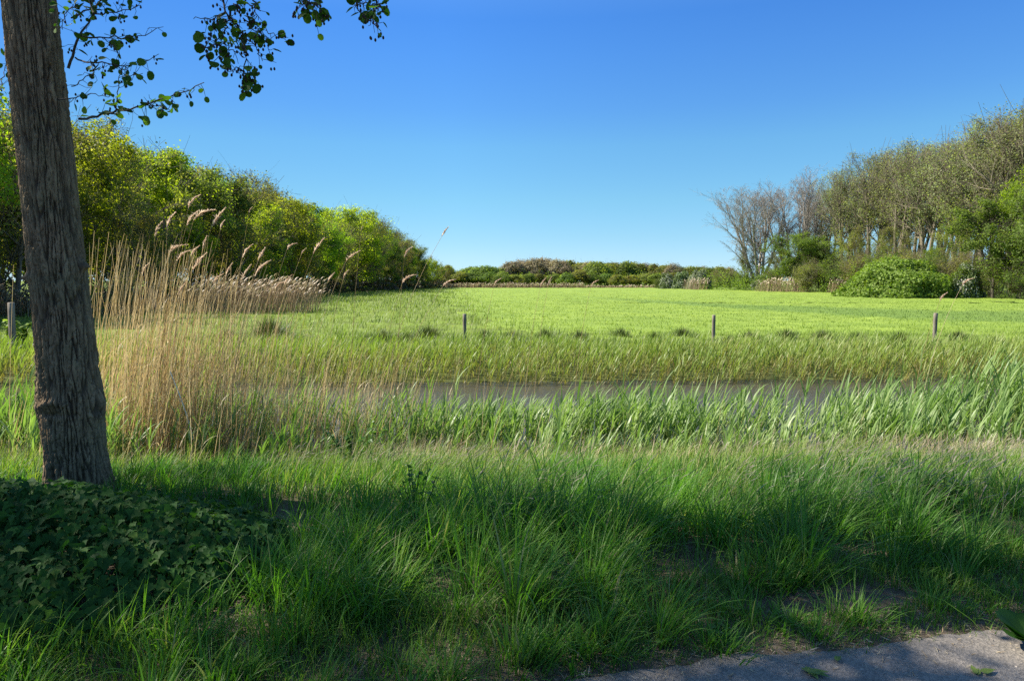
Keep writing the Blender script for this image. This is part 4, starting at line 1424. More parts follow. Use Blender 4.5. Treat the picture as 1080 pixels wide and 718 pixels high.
# left wood: skyline of the photo as px -> py
SKL = ([-60, 0, 60, 110, 150, 175, 200, 235, 262, 290, 303, 330, 352, 380, 405, 425, 440, 455, 468, 480], [70, 95, 120, 125, 140, 165, 165, 163, 178, 198, 212, 212, 224, 224, 232, 245, 262, 268, 280, 292])
rows = []
D = 34.0
row = 0
front = []
while D < 215:
    x = -29.5 - 1.5 * rng.random() + 11 * float(sm(85, 215, D))
    px = 540 + 720 * x / D
    front.append((x, D))
    D += 5.2 + 0.012 * D + rng.random() * 1.2
kinds_cycle = ['lime0', 'olive0', 'lime1', 'olive1', 'lime2', 'green0', 'olive0', 'lime0', 'green1', 'lime1', 'olive1']
desc = {'lime': 'bright lime-green tree', 'olive': 'thin twiggy olive tree', 'green': 'dense darker green tree', 'bud': 'brownish budding tree'}


def dk(k):
    return desc[k.rstrip('0123456789').replace('far', '')]


for q, (x, D) in enumerate(front):
    px = 540 + 720 * x / D
    kd = kinds_cycle[q % len(kinds_cycle)]
    hh = top_h(np.interp(px + 8, *SKL), D) * rng.uniform(0.82, 1.12)
    hh = min(max(hh, 6.5), 15.5)
    plant(kd, x, D, hh, f'{dk(kd)}, {ordinal(q)} from near end of left wood', 'tree', 'trees along the front of the left wood', wide=rng.uniform(0.9, 1.1))
# second and third rows, only their heads show above the front trees
for rw, dx in ((0, 6.5), (1, 13.0), (2, 20.0)):
    D = 36.0 + rw * 2
    q = 0
    while D < 205:
        x = -31 - dx - 2 * rng.random() + 11 * float(sm(85, 215, D))
        px = 540 + 720 * x / D
        if px > -420:
            kd = kinds_cycle[int(rng.integers(0, len(kinds_cycle)))]
            hh = top_h(np.interp(px + 6, *SKL), D) * rng.uniform(0.88, 0.99)
            hh = min(max(hh, 7.0), 17)
            plant(kd, x, D, hh, f'{dk(kd)} inside the left wood, behind its front trees' , 'tree', 'inner trees of the left wood')
        D += 7.5 + 0.02 * D + rng.random() * 2
# wide left part near the alder
for x, D, kd, hpy, lab in ((-36, 43, 'lime2', 105, 'tall lime-green tree showing left of the alder trunk'), (-33, 36, 'lime1', 150, 'lime-green tree low at the picture edge left of the alder'), (-24.8, 47, 'olive1', 205, 'low olive tree standing forward beside the dry reed bed')):
    plant(kd, x, D, top_h(hpy, D), lab, 'tree', 'trees along the front of the left wood')
# low shrubs under the left wood edge
sh_px = [(100, 34), (150, 40), (345, 95), (365, 110), (385, 125), (402, 145), (420, 150), (438, 170), (452, 190)]
for x, D, kd in ((-33, 30, 'lime0'), (-37, 26, 'olive0'), (-41, 32, 'green1'), (-45, 27, 'lime2')):
    plant(kd, x, D, 11 + rng.random() * 2, f'{dk(kd)} continuing the left wood beyond the picture edge', 'tree', 'trees continuing the left wood')
for q, (px, D) in enumerate(sh_px):
    x = (px - 540) / 720 * D
    plant('oliveshrub' if q % 2 else 'shrub', x - 1.0, D, 2.6 + rng.random(), f'low dark shrub, {ordinal(q)} from the near end under the left wood', 'shrub', 'shrubs under the left wood', wide=1.0)

# undergrowth along the foot of the left wood
n = 42000
y = 31 + 180 * rng.random(n) ** 1.5
x = -29.5 + rng.normal(0, 1.4, n) - 1.2 + 11 * sm(85, 215, y)
z = ground_z(x, y) + np.abs(rng.normal(0, 0.9, n))
pp = np.stack([x, y, z], 1)
k = fbm(pp * 0.5, 2) > -0.25
pp = pp[k]
nr = nrm(rng.normal(0, 1, (len(pp), 3)))
dr = np.cross(nr, rng.normal(0, 1, (len(pp), 3)))
MAT_UNDER = leaf_mat('undergrowth_leaf', [(0, (0.06, 0.05, 0.03)), (0.4, (0.10, 0.075, 0.045)), (0.6, (0.05, 0.08, 0.02)), (1, (0.10, 0.15, 0.03))], transl=0.3, patch=(0.12, 0.085, 0.055), pscale=0.25)
v, f, a = leaves(pp, nr, dr, 0.22 * np.clip(pp[:, 1] / 50, 0.8, 3), *DIAMOND)
tag(mk('undergrowth', v, f, MAT_UNDER, attrs=a), 'brown and green undergrowth along the foot of the left wood', 'undergrowth', kind='stuff')

# right wood
def rp(px, D):
    return (px - 540) / 720 * D


RW = [  # kind, px, D, top py, label, wide
    ('bare0', 800, 140, 196, 'leafless grey tree at the near corner of the right wood, leaning outwards', 1.25),
    ('bare1', 842, 138, 182, 'taller leafless grey tree just right of the corner one in the right wood', 1.2),
    ('tall0', 888, 128, 178, 'thin olive poplar next to the leafless trees', 0.9),
    ('tall1', 915, 120, 160, 'dark-stemmed poplar above the straw reed fringe', 0.95),
    ('tall2', 945, 112, 152, 'dark-stemmed poplar above the near end of the round bush', 0.95),
    ('tall0', 975, 104, 150, 'poplar rising behind the middle of the round bush', 0.95),
    ('tall1', 1003, 98, 146, 'poplar rising behind the far end of the round bush', 0.95),
    ('tall2', 1036, 92, 125, 'tall poplar left of the highest crown at the picture edge', 0.95),
    ('tall0', 1066, 86, 112, 'highest poplar of the right wood at the picture edge', 1.0),
    ('tall1', 1110, 82, 104, 'big poplar cut off by the picture edge above the green trees', 1.0),
    ('green0', 838, 124, 246, 'bushy green tree in front of the leafless trees', 1.5),
    ('green1', 866, 120, 255, 'second bushy green tree in front of the leafless trees, nearer the round bush', 1.4),
    ('olive1', 820, 128, 262, 'small olive tree at the foot of the leafless corner tree', 0.75),
    ('olive0', 783, 142, 262, 'thin grey-green tree at the outer corner of the right wood', 0.8),
    ('green0', 1046, 76, 212, 'large green tree with hanging boughs right of the round bush', 1.15),
    ('green1', 1085, 72, 195, 'large green tree cut by the picture edge', 1.2),
    ('lime1', 983, 92, 262, 'small yellow-green tree just above the round bush', 0.7),
    ('olive1', 905, 112, 240, 'olive sapling thicket left of the round bush', 0.8),
    ('olive0', 935, 106, 240, 'olive tree behind the near shoulder of the round bush', 0.8),
    ('olive1', 1010, 90, 232, 'olive tree between the round bush and the large green trees', 0.8),
    ('lime0', 1075, 74, 170, 'bright green crown high at the picture edge', 0.55),
]
for kd, px, D, py, lab, wd_ in RW:
    plant(kd, rp(px, D), D, top_h(py, D), lab, 'tree', 'trees of the right wood', wide=wd_)
for q, (px, D, py) in enumerate([(870, 150, 195), (900, 146, 182), (930, 138, 168), (962, 130, 160), (992, 122, 156), (1022, 114, 146), (1052, 106, 128), (1090, 100, 118), (1130, 96, 110)]):
    plant('tall%d' % (q % 3), rp(px, D), D, top_h(py, D) * 0.97, 'poplar half hidden in the depth of the right wood', 'tree', 'inner trees of the right wood', wide=0.95)
for q, (px, D, ht, kd) in enumerate([(815, 132, 6, 'shrub'), (850, 116, 5.5, 'oliveshrub'), (880, 113, 6.5, 'shrub'), (905, 106, 6.5, 'oliveshrub'), (930, 98, 7, 'shrub'), (958, 94, 6.5, 'oliveshrub'), (985, 88, 6.5, 'shrub'),
                                      (1012, 84, 6.0, 'oliveshrub'), (1040, 80, 5.5, 'shrub'), (1070, 75, 5.0, 'oliveshrub'), (1095, 70, 5.0, 'shrub'), (868, 140, 9, 'oliveshrub'), (900, 130, 9, 'shrub'), (940, 118, 9, 'oliveshrub'), (975, 112, 8, 'shrub')]):
    plant(kd, rp(px, D), D, ht, f'{"leafy green" if kd == "shrub" else "thin olive"} shrub filling the foot of the right wood, {ordinal(q)} from its far corner', 'shrub', 'shrubs under the right wood', wide=1.1)
plant('bush', rp(957, 80), 82, 4.5, 'big round bright green bush before the right wood', 'bush', wide=1.0)
plant('shrub', rp(785, 140), 140, 4.6, 'dark green shrub at the corner of the right wood', 'shrub', wide=0.95)
plant('haw', rp(800, 139), 138, 3.2, 'small white-flowering hawthorn right of the dark corner shrub', 'bush', 'hawthorns in blossom', wide=0.8)
plant('haw', rp(1012, 79), 78, 3.9, 'hawthorn with white sprays at the far end of the round bush', 'bush', 'hawthorns in blossom', wide=0.55)
plant('haw', rp(703, 168), 168, 3.7, 'white hawthorn, first in the hedge beyond the meadow', 'bush', 'hawthorns in blossom', wide=0.75)
plant('haw', rp(718, 166), 166, 4.1, 'white hawthorn next to the silvery willow bush', 'bush', 'hawthorns in blossom', wide=0.8)
plant('silver', rp(737, 161), 161, 4.4, 'silvery willow bush between hawthorn and brownish shrub', 'bush', wide=0.9)
plant('oliveshrub', rp(755, 155), 155, 4.9, 'brownish olive shrub beside the silvery willow bush', 'shrub', wide=0.8)
plant('oliveshrub', rp(768, 150), 150, 4.6, 'olive shrub nearest the dark corner shrub', 'shrub', wide=0.8)
plant('shrub', rp(692, 174), 174, 3.1, 'low green shrub at the end of the hawthorn hedge', 'shrub', wide=0.8)
# low leafy thicket under the right wood
n = 15000
t = rng.random(n)
x = np.interp(t, [0, .3, .6, 1], [41, 50, 56, 60]) + rng.normal(0, 2.2, n) + 1.5
y = np.interp(t, [0, .3, .6, 1], [150, 124, 98, 66]) + rng.normal(0, 1.5, n)
z = ground_z(x, y) + np.abs(rng.normal(0, 2.0, n))
pp = np.stack([x, y, z], 1)
pp = pp[fbm(pp * 0.4, 2) > -0.15]
nr = nrm(rng.normal(0, 1, (len(pp), 3)))
dr = np.cross(nr, rng.normal(0, 1, (len(pp), 3)))
v, f, a = leaves(pp, nr, dr, 0.26, *DIAMOND)
tag(mk('undergrowth', v, f, ML_GREEN, attrs=a), 'leafy undergrowth along the foot of the right wood', 'undergrowth', kind='stuff')

# far wood
FARS = ([470, 480, 500, 515, 530, 536, 548, 580, 620, 650, 700, 740, 770], [279, 287, 281, 281, 286, 277, 274, 273, 276, 277, 279, 282, 282])
px = 472.0
q = 0
while px < 775:
    D = 218 + 14 * rng.random() + (0 if px > 534 else -15)
    py = np.interp(px, *FARS) + rng.normal(0, 0.7)
    if px < 534:
        kd = 'fargreen%d' % (q % 2)
    elif px < 600:
        kd = 'farbud%d' % (q % 2)
    else:
        kd = ['farolive0', 'farbud1', 'fargreen1', 'farolive1'][q % 4]
    side = 'low green end' if px < 534 else ('brownish budding stretch' if px < 600 else 'long olive stretch')
    plant(kd, rp(px, D), D, top_h(py, D), f'{dk(kd)} of the far wood, {ordinal(q)} from its left end', 'tree', 'trees of the far wood', wide=1.15)
    q += 1
    px += 6.2 + rng.random() * 2.0
# front, lower trees of the far wood
px = 486.0
q = 0
while px < 765:
    D = 199 + 6 * rng.random()
    py = 289 + rng.normal(0, 1.2) + (1 if px > 640 else 0)
    kd = ['fargreen0', 'fargreen1', 'farolive1', 'fargreen1', 'farolive0'][int(rng.integers(0, 5))]
    plant(kd, rp(px, D), D, top_h(py, D), f'small {dk(kd).replace("tree", "edge tree")} before the far wood, {ordinal(q)} from the left', 'tree', 'small trees before the far wood', wide=1.5)
    q += 1
    px += 12 + rng.random() * 4
n = 9000
x = rng.uniform(-23, 75, n)
y = 206 + rng.normal(0, 3, n)
pp = np.stack([x, y, -0.4 + np.abs(rng.normal(0, 1.7, n))], 1)
nr = nrm(rng.normal(0, 1, (n, 3)))
dr = np.cross(nr, rng.normal(0, 1, (n, 3)))
v, f, a = leaves(pp, nr, dr, 0.5, *DIAMOND)
tag(mk('undergrowth', v, f, ML_GREEN, attrs=a), 'dark thicket along the foot of the far wood', 'undergrowth', kind='stuff')

# low leafy plants on the banks
def leafy_plant(name, px, py, D, Ht, n, size, label, mat, wide=0.35, cat_='plant'):
    g = inv(px, py, D)
    x0, y0 = g[0], D
    z0 = float(ground_z(np.array([x0]), np.array([y0]))[0])
    ns = 9
    st = np.concatenate([rng.normal(0, 0.004, (ns, 2)), np.zeros((ns, 1))], 1)
    d0 = np.concatenate([rng.normal(0, wide, (ns, 2)), np.ones((ns, 1))], 1)
    T = grow(st, d0, Ht * rng.uniform(.7, 1.05, ns), np.full(ns, .006), np.full(ns, .002), 7, .06, .06)
    r = empty(name, (x0, y0, z0))
    v, f, a = tubes(*T, 5)
    mk('stem', v, f, mat, r, attrs=a)
    b = rng.integers(0, ns, n)
    s = rng.uniform(.15, 1, n) * 6
    i0 = np.minimum(s.astype(int), 5)
    p = T[0][b, i0] + (T[0][b, i0 + 1] - T[0][b, i0]) * (s - i0)[:, None]
    an = rng.uniform(0, 6.28, n)
    dr = np.stack([np.cos(an), np.sin(an), rng.normal(-.1, .35, n)], 1)
    up = nrm(np.array([0, 0, 1.0]) + rng.normal(0, .35, (n, 3)))
    up -= nrm(dr) * np.sum(up * nrm(dr), 1)[:, None]
    v, f, a = leaves(p, up, dr, size * rng.uniform(.6, 1.3, n), HEART_V, HEART_F)
    mk('foliage', v, f, mat, r, attrs=a, smooth=True)
    return tag(r, label, cat_)


MAT_HERB = leaf_mat('nettle_leaf', [(0, (0.05, 0.12, 0.02)), (0.6, (0.085, 0.18, 0.028)), (1, (0.14, 0.24, 0.04))], transl=0.45, rough=.45)
leafy_plant('nettle_plant', 372, 500, 6.9, 0.55, 260, .045, 'bushy nettle standing up at the reed edge', MAT_HERB)
leafy_plant('nettle_plant', 1000, 545, 4.4, 0.36, 110, .05, 'nettle in the long grass near the picture edge above the path', MAT_HERB)
leafy_plant('nettle_plant', 440, 590, 4.5, 0.36, 90, .035, 'small-leaved yellowish herb among the shaded grass', MAT_SHORT)
leafy_plant('nettle_plant', 18, 366, 19.5, 1.0, 500, .13, 'fresh green bramble growing round the thick fence post', ML_BUSH, .5)
leafy_plant('seedling', 755, 692, 2.95, 0.09, 60, .028, 'bright green seedling weed on the path edge', MAT_SHORT, .8)
leafy_plant('seedling', 700, 700, 2.88, 0.07, 34, .024, 'small weed in the crumbled soil left of the bright seedling', MAT_SHORT, .8)
# the broad leaf that reaches into the picture at the path's edge
gx_, gy_ = 2.25, 2.83
root = empty('dock_plant', (gx_, gy_, 0.02))
m = 9
an = np.linspace(0, 6.28, m, endpoint=False) + 2.9
dr = np.stack([np.cos(an), np.sin(an), rng.uniform(.25, .8, m)], 1)
up = nrm(np.array([0, 0, 1.0]) - nrm(dr) * nrm(dr)[:, 2:3])
v, f, a = leaves(np.zeros((m, 3)) + np.array([0, 0, .02]), up, dr, rng.uniform(.11, .17, m), ROUND_V * np.array([1.15, 1, 1]), ROUND_F)
mk('foliage', v, f, MAT_IVY, root, attrs=a, smooth=True)
tag(root, 'dark broad-leaved dock on the path at the picture edge', 'plant')

# fence posts
MAT_POST = wood_mat('weathered_post', (0.10, 0.085, 0.068), (0.27, 0.235, 0.19), 9, 0.5)
for px, ptop, D, w_, vis, lab in ((10, 319, 18.6, .125, 1.25, 'thick square grey fence post left of the alder trunk'), (490, 331, 22.3, .115, 1.15, 'dark round fence post before the meadow, beside the dark tussocks'),
                                 (753, 332, 22.8, .115, 1.15, 'thin brown fence post between the two round posts, before the mown strip'), (987, 330, 23.0, .13, 1.15, 'pale fence post below the round green bush')):
    t = inv(px, ptop, D)
    sides = 4 if w_ == .125 else 10
    k = 9
    zz = np.linspace(-0.5, 1.0, k)
    g = float(ground_z(np.array([t[0]]), np.array([D]))[0])
    Ht = t[2] - g
    an = np.arange(sides) * 2 * np.pi / sides + (np.pi / 4 if sides == 4 else 0)
    rad_ = w_ / 2 * (1.35 if sides == 4 else 1)
    V = []
    lean = rng.normal(0, .012, 2)
    for j in range(k):
        z_ = -0.4 + (Ht + 0.4 - 0.012) * j / (k - 1)
        for a_ in an:
            rr = rad_ * (1 + rng.normal(0, .03))
            V.append((rr * math.cos(a_) + lean[0] * z_, rr * math.sin(a_) + lean[1] * z_, z_))
    for a_ in an:   # chamfered head
        V.append((rad_ * .8 * math.cos(a_) + lean[0] * Ht, rad_ * .8 * math.sin(a_) + lean[1] * Ht, Ht))
    F_ = []
    for j in range(k):
        for s_ in range(sides):
            s2 = (s_ + 1) % sides
            F_.append((j * sides + s_, j * sides + s2, (j + 1) * sides + s2, (j + 1) * sides + s_))
    top = [k * sides + s_ for s_ in range(sides)]
    me_f = [np.array(F_), np.array([top])]
    tag(mk('fence_post', np.array(V), me_f, MAT_POST, loc=(t[0], D, g)), lab, 'fence post', 'fence posts along the meadow')

# ------------------------------------------------------------------ the alder at the left
def bark_mat():
    m, nt, out = new_mat('alder_bark')
    L = nt.links.new
    tc = N(nt, 'ShaderNodeTexCoord').outputs['Object']
    mp = N(nt, 'ShaderNodeMapping')
    mp.inputs['Scale'].default_value = (1, 1, .3)
    L(tc, mp.inputs[0])
    n1 = noise(nt, 22, 6, mp.outputs[0], .65)
    n2 = noise(nt, 2.2, 4, tc)
    c = ramp(nt, n1.outputs['Fac'], [(0.28, (0.105, 0.070, 0.038)), (0.55, (0.225, 0.158, 0.092)), (0.8, (0.36, 0.265, 0.16))]).outputs[0]
    f = ramp(nt, n2.outputs['Fac'], [(0.48, (0, 0, 0)), (0.68, (.8, .8, .8))]).outputs[0]
    c = mixc(nt, f, c, mixc(nt, .5, c, (0.12, 0.13, 0.07)))
    # furrow floors mixed towards dark brown by the mask stored with the relief
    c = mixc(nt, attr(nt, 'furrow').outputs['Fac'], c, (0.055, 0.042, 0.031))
    p = N(nt, 'ShaderNodeBsdfPrincipled')
    p.inputs['Roughness'].default_value = .92
    p.inputs['Specular IOR Level'].default_value = .15
    L(c, p.inputs['Base Color'])
    b = N(nt, 'ShaderNodeBump')
    b.inputs['Strength'].default_value = .8
    b.inputs['Distance'].default_value = .012
    L(n1.outputs['Fac'], b.inputs['Height'])
    L(b.outputs[0], p.inputs['Normal'])
    L(p.outputs[0], out.inputs[0])
    return m


MAT_BARK = bark_mat()
TD = 5.05
ctr = [(88, 560, 40), (84, 515, 35.5), (79, 470, 34), (75.5, 425, 35.5), (72, 390, 33), (66, 330, 32), (61, 285, 32.5), (55, 230, 31), (48, 160, 30), (39, 80, 29.5), (31, 0, 29), (20, -110, 28)]
cz = []
for px, py, hw in ctr:
    p = inv(px, py, TD)
    e = inv(px + hw, py, TD)
    cz.append((p[2], p[0], (e[0] - p[0]) * .84))
cz.append((9.0, cz[-1][1] - .35, .12))
cz.append((13.0, cz[-1][1] - .3, .03))
cz = np.array(cz)
base_pt = np.array([cz[0, 1], TD, 0.0])
nz_, na = 720, 260
zz = np.concatenate([np.linspace(-0.35, 4.0, 640), np.linspace(4.05, 12.8, nz_ - 640)])
TH, ZZ = np.meshgrid(np.linspace(0, 2 * np.pi, na, endpoint=False), zz)
cx = np.interp(ZZ, cz[:, 0], cz[:, 1])
rr = np.interp(ZZ, cz[:, 0], cz[:, 2])
rr = rr + 0.09 * np.exp(-np.clip(ZZ + 0.1, 0, 9) / .13)
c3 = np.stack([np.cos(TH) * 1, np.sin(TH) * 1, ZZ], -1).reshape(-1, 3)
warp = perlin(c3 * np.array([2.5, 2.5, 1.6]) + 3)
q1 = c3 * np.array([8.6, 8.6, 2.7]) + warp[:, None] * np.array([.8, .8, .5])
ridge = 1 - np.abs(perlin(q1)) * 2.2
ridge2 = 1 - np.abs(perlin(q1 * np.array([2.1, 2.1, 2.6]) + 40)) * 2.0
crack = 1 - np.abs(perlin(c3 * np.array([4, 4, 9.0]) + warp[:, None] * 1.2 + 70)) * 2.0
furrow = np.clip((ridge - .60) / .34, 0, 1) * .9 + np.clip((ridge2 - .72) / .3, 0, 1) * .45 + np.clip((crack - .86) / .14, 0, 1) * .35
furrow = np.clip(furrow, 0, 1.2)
big = fbm(c3 * np.array([1.6, 1.6, 1.2]) + 11, 3)
disp = (-.030 * furrow + .007 * fbm(q1 * 3, 3) + .012 * big).reshape(TH.shape)
# old scars: ridged collars at 425 and 290 px, stubs to the right
zs = lambda py: inv(60, py, TD)[2]
front_m = lambda th, c, w: np.exp(-(((th - c + np.pi) % (2 * np.pi) - np.pi) / w) ** 2)
disp += .035 * np.exp(-((ZZ - zs(424) - .03 * np.sin(3 * TH)) / .030) ** 2) * front_m(TH, R(262), .55)
disp -= .02 * np.exp(-((ZZ - zs(432)) / .02) ** 2) * front_m(TH, R(262), .5)
disp += .035 * np.exp(-((ZZ - zs(425)) / .09) ** 2) * front_m(TH, R(0), .30)
disp += .025 * np.exp(-((ZZ - zs(437)) / .035) ** 2) * front_m(TH, R(-8), .22)
disp += .030 * np.exp(-((ZZ - zs(425)) / .12) ** 2) * front_m(TH, R(185), .45)
disp += .035 * np.exp(-((ZZ - zs(293)) / .025) ** 2) * front_m(TH, R(222), .40)
disp += .07 * np.exp(-((ZZ - zs(280)) / .035) ** 2) * front_m(TH, R(-5), .14)
disp -= .03 * np.exp(-((ZZ - .12) / .14) ** 2) * front_m(TH, R(255), .18)
rr = rr + disp * np.clip(rr / .2, .2, 1)
Xt = cx + rr * np.cos(TH) - base_pt[0]
Yt = rr * np.sin(TH)
V = np.stack([Xt, Yt, ZZ], -1).reshape(-1, 3)
i = np.arange(nz_ - 1)[:, None] * na
j = np.arange(na)[None]
j2 = (j + 1) % na
f = np.stack([i + j, i + j2, i + na + j2, i + na + j], -1).reshape(-1, 4)
alder = empty('alder_tree', tuple(base_pt))
tag(alder, 'big alder with furrowed bark in the leafy mound, hanging twigs above', 'tree')
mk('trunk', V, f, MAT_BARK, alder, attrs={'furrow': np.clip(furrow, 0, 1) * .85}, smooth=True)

ML_ALDER = leaf_mat('alder_leaf', [(0, (0.03, 0.075, 0.014)), (0.5, (0.05, 0.11, 0.018)), (0.9, (0.08, 0.15, 0.022)), (1, (0.12, 0.20, 0.03))], transl=0.45, rough=.6, spec=.12, tcol=(1.2, 1.45, .35))
MAT_ATWIG = wood_mat('alder_twig', (0.035, 0.028, 0.022), (0.085, 0.07, 0.055), 10, .2)
MAT_CONE = wood_mat('alder_cone', (0.02, 0.016, 0.012), (0.05, 0.04, 0.03), 30, .5)


def alder_crown(zbase, Ht, spread, slope_cut=True, nl=26, leafsize=.085):
    """limbs, twigs and leaves in the tree's own space (foot at origin)"""
    tz = np.linspace(0, Ht, 14)
    if slope_cut:
        tx = np.interp(tz, cz[:, 0], cz[:, 1]) - base_pt[0]
    else:
        tx = 0 * tz
    TP = np.stack([tx, 0 * tz, tz], 1)[None]
    TR = np.linspace(.21, .03, 14)[None]
    L1 = sprout(TP, TR, nl, zbase / Ht, .98, 1.02, .18, 1.0, .07, .05, 9, .38, lambda t: spread / Ht * (1.25 - .75 * np.clip((t - zbase / Ht) / (1 - zbase / Ht), 0, 1)))
    L2 = sprout(*L1, 9, .2, 1.0, .85, .2, .42, .10, .01, 6, .55)
    L3 = sprout(*L2, 7, .15, 1.0, .8, .25, .45, .12, -.01, 4, .6)
    return TP, L1, L2, L3


def keep_above(lv, ok):
    P, r = lv
    w = P + base_pt
    k = ok(w).all(1)
    return P[k], r[k]


# canopy underside rises away from the picture: no bough of the crown proper dips into view
def above(w):
    d = np.maximum(w[..., 1], .3)
    return w[..., 2] > CAMZ + .47 * d + .25


TP, L1, L2, L3 = alder_crown(3.9, 12.0, 4.6)
okf = lambda w: above(w) | (np.abs(w[..., 0]) > .86 * np.maximum(w[..., 1], .1) + .5)
L1 = keep_above(L1, okf)
L2 = keep_above(L2, okf)
L3 = keep_above(L3, okf)
crown_p = [L2, L3]
brs = [tubes(*L1, 7), tubes(*L2, 4), tubes(L3[0], np.maximum(L3[1], .003), 3)]


def alder_leaf_cloud(lv, n, size, jit=.09):
    pts = []
    for P, _ in lv:
        m = int(n * len(P) / sum(len(q[0]) for q in lv))
        b = rng.integers(0, len(P), m)
        s = rng.random(m) ** .8 * (P.shape[1] - 1)
        i0 = np.minimum(s.astype(int), P.shape[1] - 2)
        fr = (s - i0)[:, None]
        pts.append(P[b, i0] * (1 - fr) + P[b, i0 + 1] * fr)
    p = np.concatenate(pts)
    p = p + rng.normal(0, jit, p.shape)
    p = p[fbm(p * .75 + 21, 2) > -.12 + .25 * rng.random(len(p))]
    m = len(p)
    an = rng.uniform(0, 6.28, m)
    dr = np.stack([np.cos(an), np.sin(an), rng.normal(-.35, .4, m)], 1)
    up = nrm(np.array([0, 0, 1.0]) + rng.normal(0, .5, (m, 3)))
    up -= nrm(dr) * np.sum(up * nrm(dr), 1)[:, None]
    return p, up, dr, size * rng.uniform(.6, 1.25, m)


p, up, dr, s = alder_leaf_cloud(crown_p, 16000, .095)
k = okf(p + base_pt)
lf = [leaves(p[k], up[k], dr[k], s[k], ROUND_V, ROUND_F)]

# the sprays that hang into the picture: (points px,py), distance, start radius
SPR = [
    ([(72, 72), (84, 38), (98, 15), (120, -30)], 4.9, .010), ([(80, 63), (100, 67), (138, 69), (167, 58)], 4.7, .006), ([(84, 126), (112, 120), (138, 115), (180, 102), (215, 87)], 4.5, .008),
    ([(84, 38), (110, 41), (138, 40), (173, 29)], 4.8, .006), ([(98, 15), (125, 13), (150, 6)], 4.8, .005), ([(122, 118), (124, 95), (128, 72)], 4.5, .004), ([(60, 106), (75, 103), (95, 100), (118, 103)], 4.6, .005),
    ([(76, 92), (92, 80), (104, 72)], 4.7, .004), ([(76, 20), (100, 6), (118, -6)], 4.8, .006), ([(150, 110), (165, 112), (176, 114)], 4.5, .003), ([(120, 68), (132, 78), (150, 80)], 4.7, .003), ([(110, 41), (122, 50), (128, 62)], 4.8, .003),
    ([(232, -50), (236, 0), (240, 18), (252, 28)], 4.0, .008), ([(240, 14), (255, 31), (258, 56), (258, 92)], 4.0, .007), ([(238, 16), (222, 19), (205, 19)], 4.0, .004), ([(240, 20), (234, 38), (230, 62)], 4.0, .004),
    ([(230, 40), (224, 48), (214, 52)], 4.0, .003), ([(255, 20), (275, 30), (297, 42)], 4.0, .004), ([(258, 40), (270, 48), (276, 64)], 4.0, .004), ([(258, 60), (246, 55), (238, 48)], 4.0, .003), ([(262, 30), (280, 38), (288, 60)], 4.1, .003), ([(258, 76), (249, 70), (244, 80)], 4.0, .003),
    ([(258, 80), (265, 76), (269, 82)], 4.0, .003), ([(245, 5), (262, 4), (275, 12)], 4.0, .004), ([(250, -20), (268, 0), (272, 22)], 4.0, .005),
    ([(322, -50), (318, -5), (322, 8), (334, 17)], 3.8, .005), ([(320, 0), (332, 2), (340, 12)], 3.8, .003), ([(318, -4), (316, 8)], 3.8, .003),
    ([(372, -50), (374, -4), (378, 12), (390, 22), (397, 24)], 3.8, .005), ([(378, 4), (392, 4), (398, 8)], 3.8, .003),
    ([(40, -60), (72, -20), (80, 8)], 4.9, .010), ([(1, 95), (4, 75), (12, 60)], 6.2, .005), ([(98, 15), (92, -10), (86, -40)], 4.8, .006), ([(82, 8), (70, 10), (64, 30)], 4.75, .004),
]
LEAFP, LEAFU, LEAFD, LEAFS, CONES = [], [], [], [], []
for pts, D, r0 in SPR:
    cps = np.array([inv(px, py, D + .12 * rng.normal()) for px, py in pts]) - base_pt
    tt = np.linspace(0, len(cps) - 1, 4 * len(cps))
    P = np.stack([np.interp(tt, np.arange(len(cps)), cps[:, q]) for q in range(3)], 1)
    P[1:-1] = (P[:-2] + P[1:-1] * 2 + P[2:]) / 4
    P += rng.normal(0, .006, P.shape)
    brs.append(tubes(P[None], np.linspace(r0, max(.0018, r0 * .3), len(P))[None], 5))
    ln = np.linalg.norm(np.diff(P, axis=0), axis=1).sum()
    n = max(4, int(ln * 30))
    for q in range(n):
        s_ = rng.uniform(.15, 1) * (len(P) - 1)
        i0 = min(int(s_), len(P) - 2)
        b = P[i0] + (P[i0 + 1] - P[i0]) * (s_ - i0)
        # short side twig with leaves at the end
        d = nrm(rng.normal(0, 1, 3) + np.array([0, 0, -.25]))
        l = rng.uniform(.02, .09)
        e = b + d * l
        brs.append(tubes(np.stack([b, (b + e) / 2 + rng.normal(0, .006, 3), e])[None], np.array([[.002, .0017, .0013]]), 3))
        if rng.random() < .72:
            for _ in range(1 + (rng.random() < .25)):
                LEAFP.append(e)
                dd = nrm(d + rng.normal(0, .6, 3) + np.array([0, 0, -.3]))
                u_ = nrm(np.array([0, -.45, .8]) + rng.normal(0, .45, 3))
                LEAFU.append(u_ - dd * np.dot(u_, dd))
                LEAFD.append(dd)
                LEAFS.append(rng.choice([.026, .038, .052, .066], p=[.25, .30, .30, .15]))
        if rng.random() < (.7 if pts[0][0] > 200 else .2):
            for _ in range(rng.integers(1, 4)):
                CONES.append(e + rng.normal(0, .014, 3) + np.array([0, 0, -.012]))
lf.append(leaves(np.array(LEAFP), np.array(LEAFU), np.array(LEAFD), np.array(LEAFS), ROUND_V, ROUND_F))
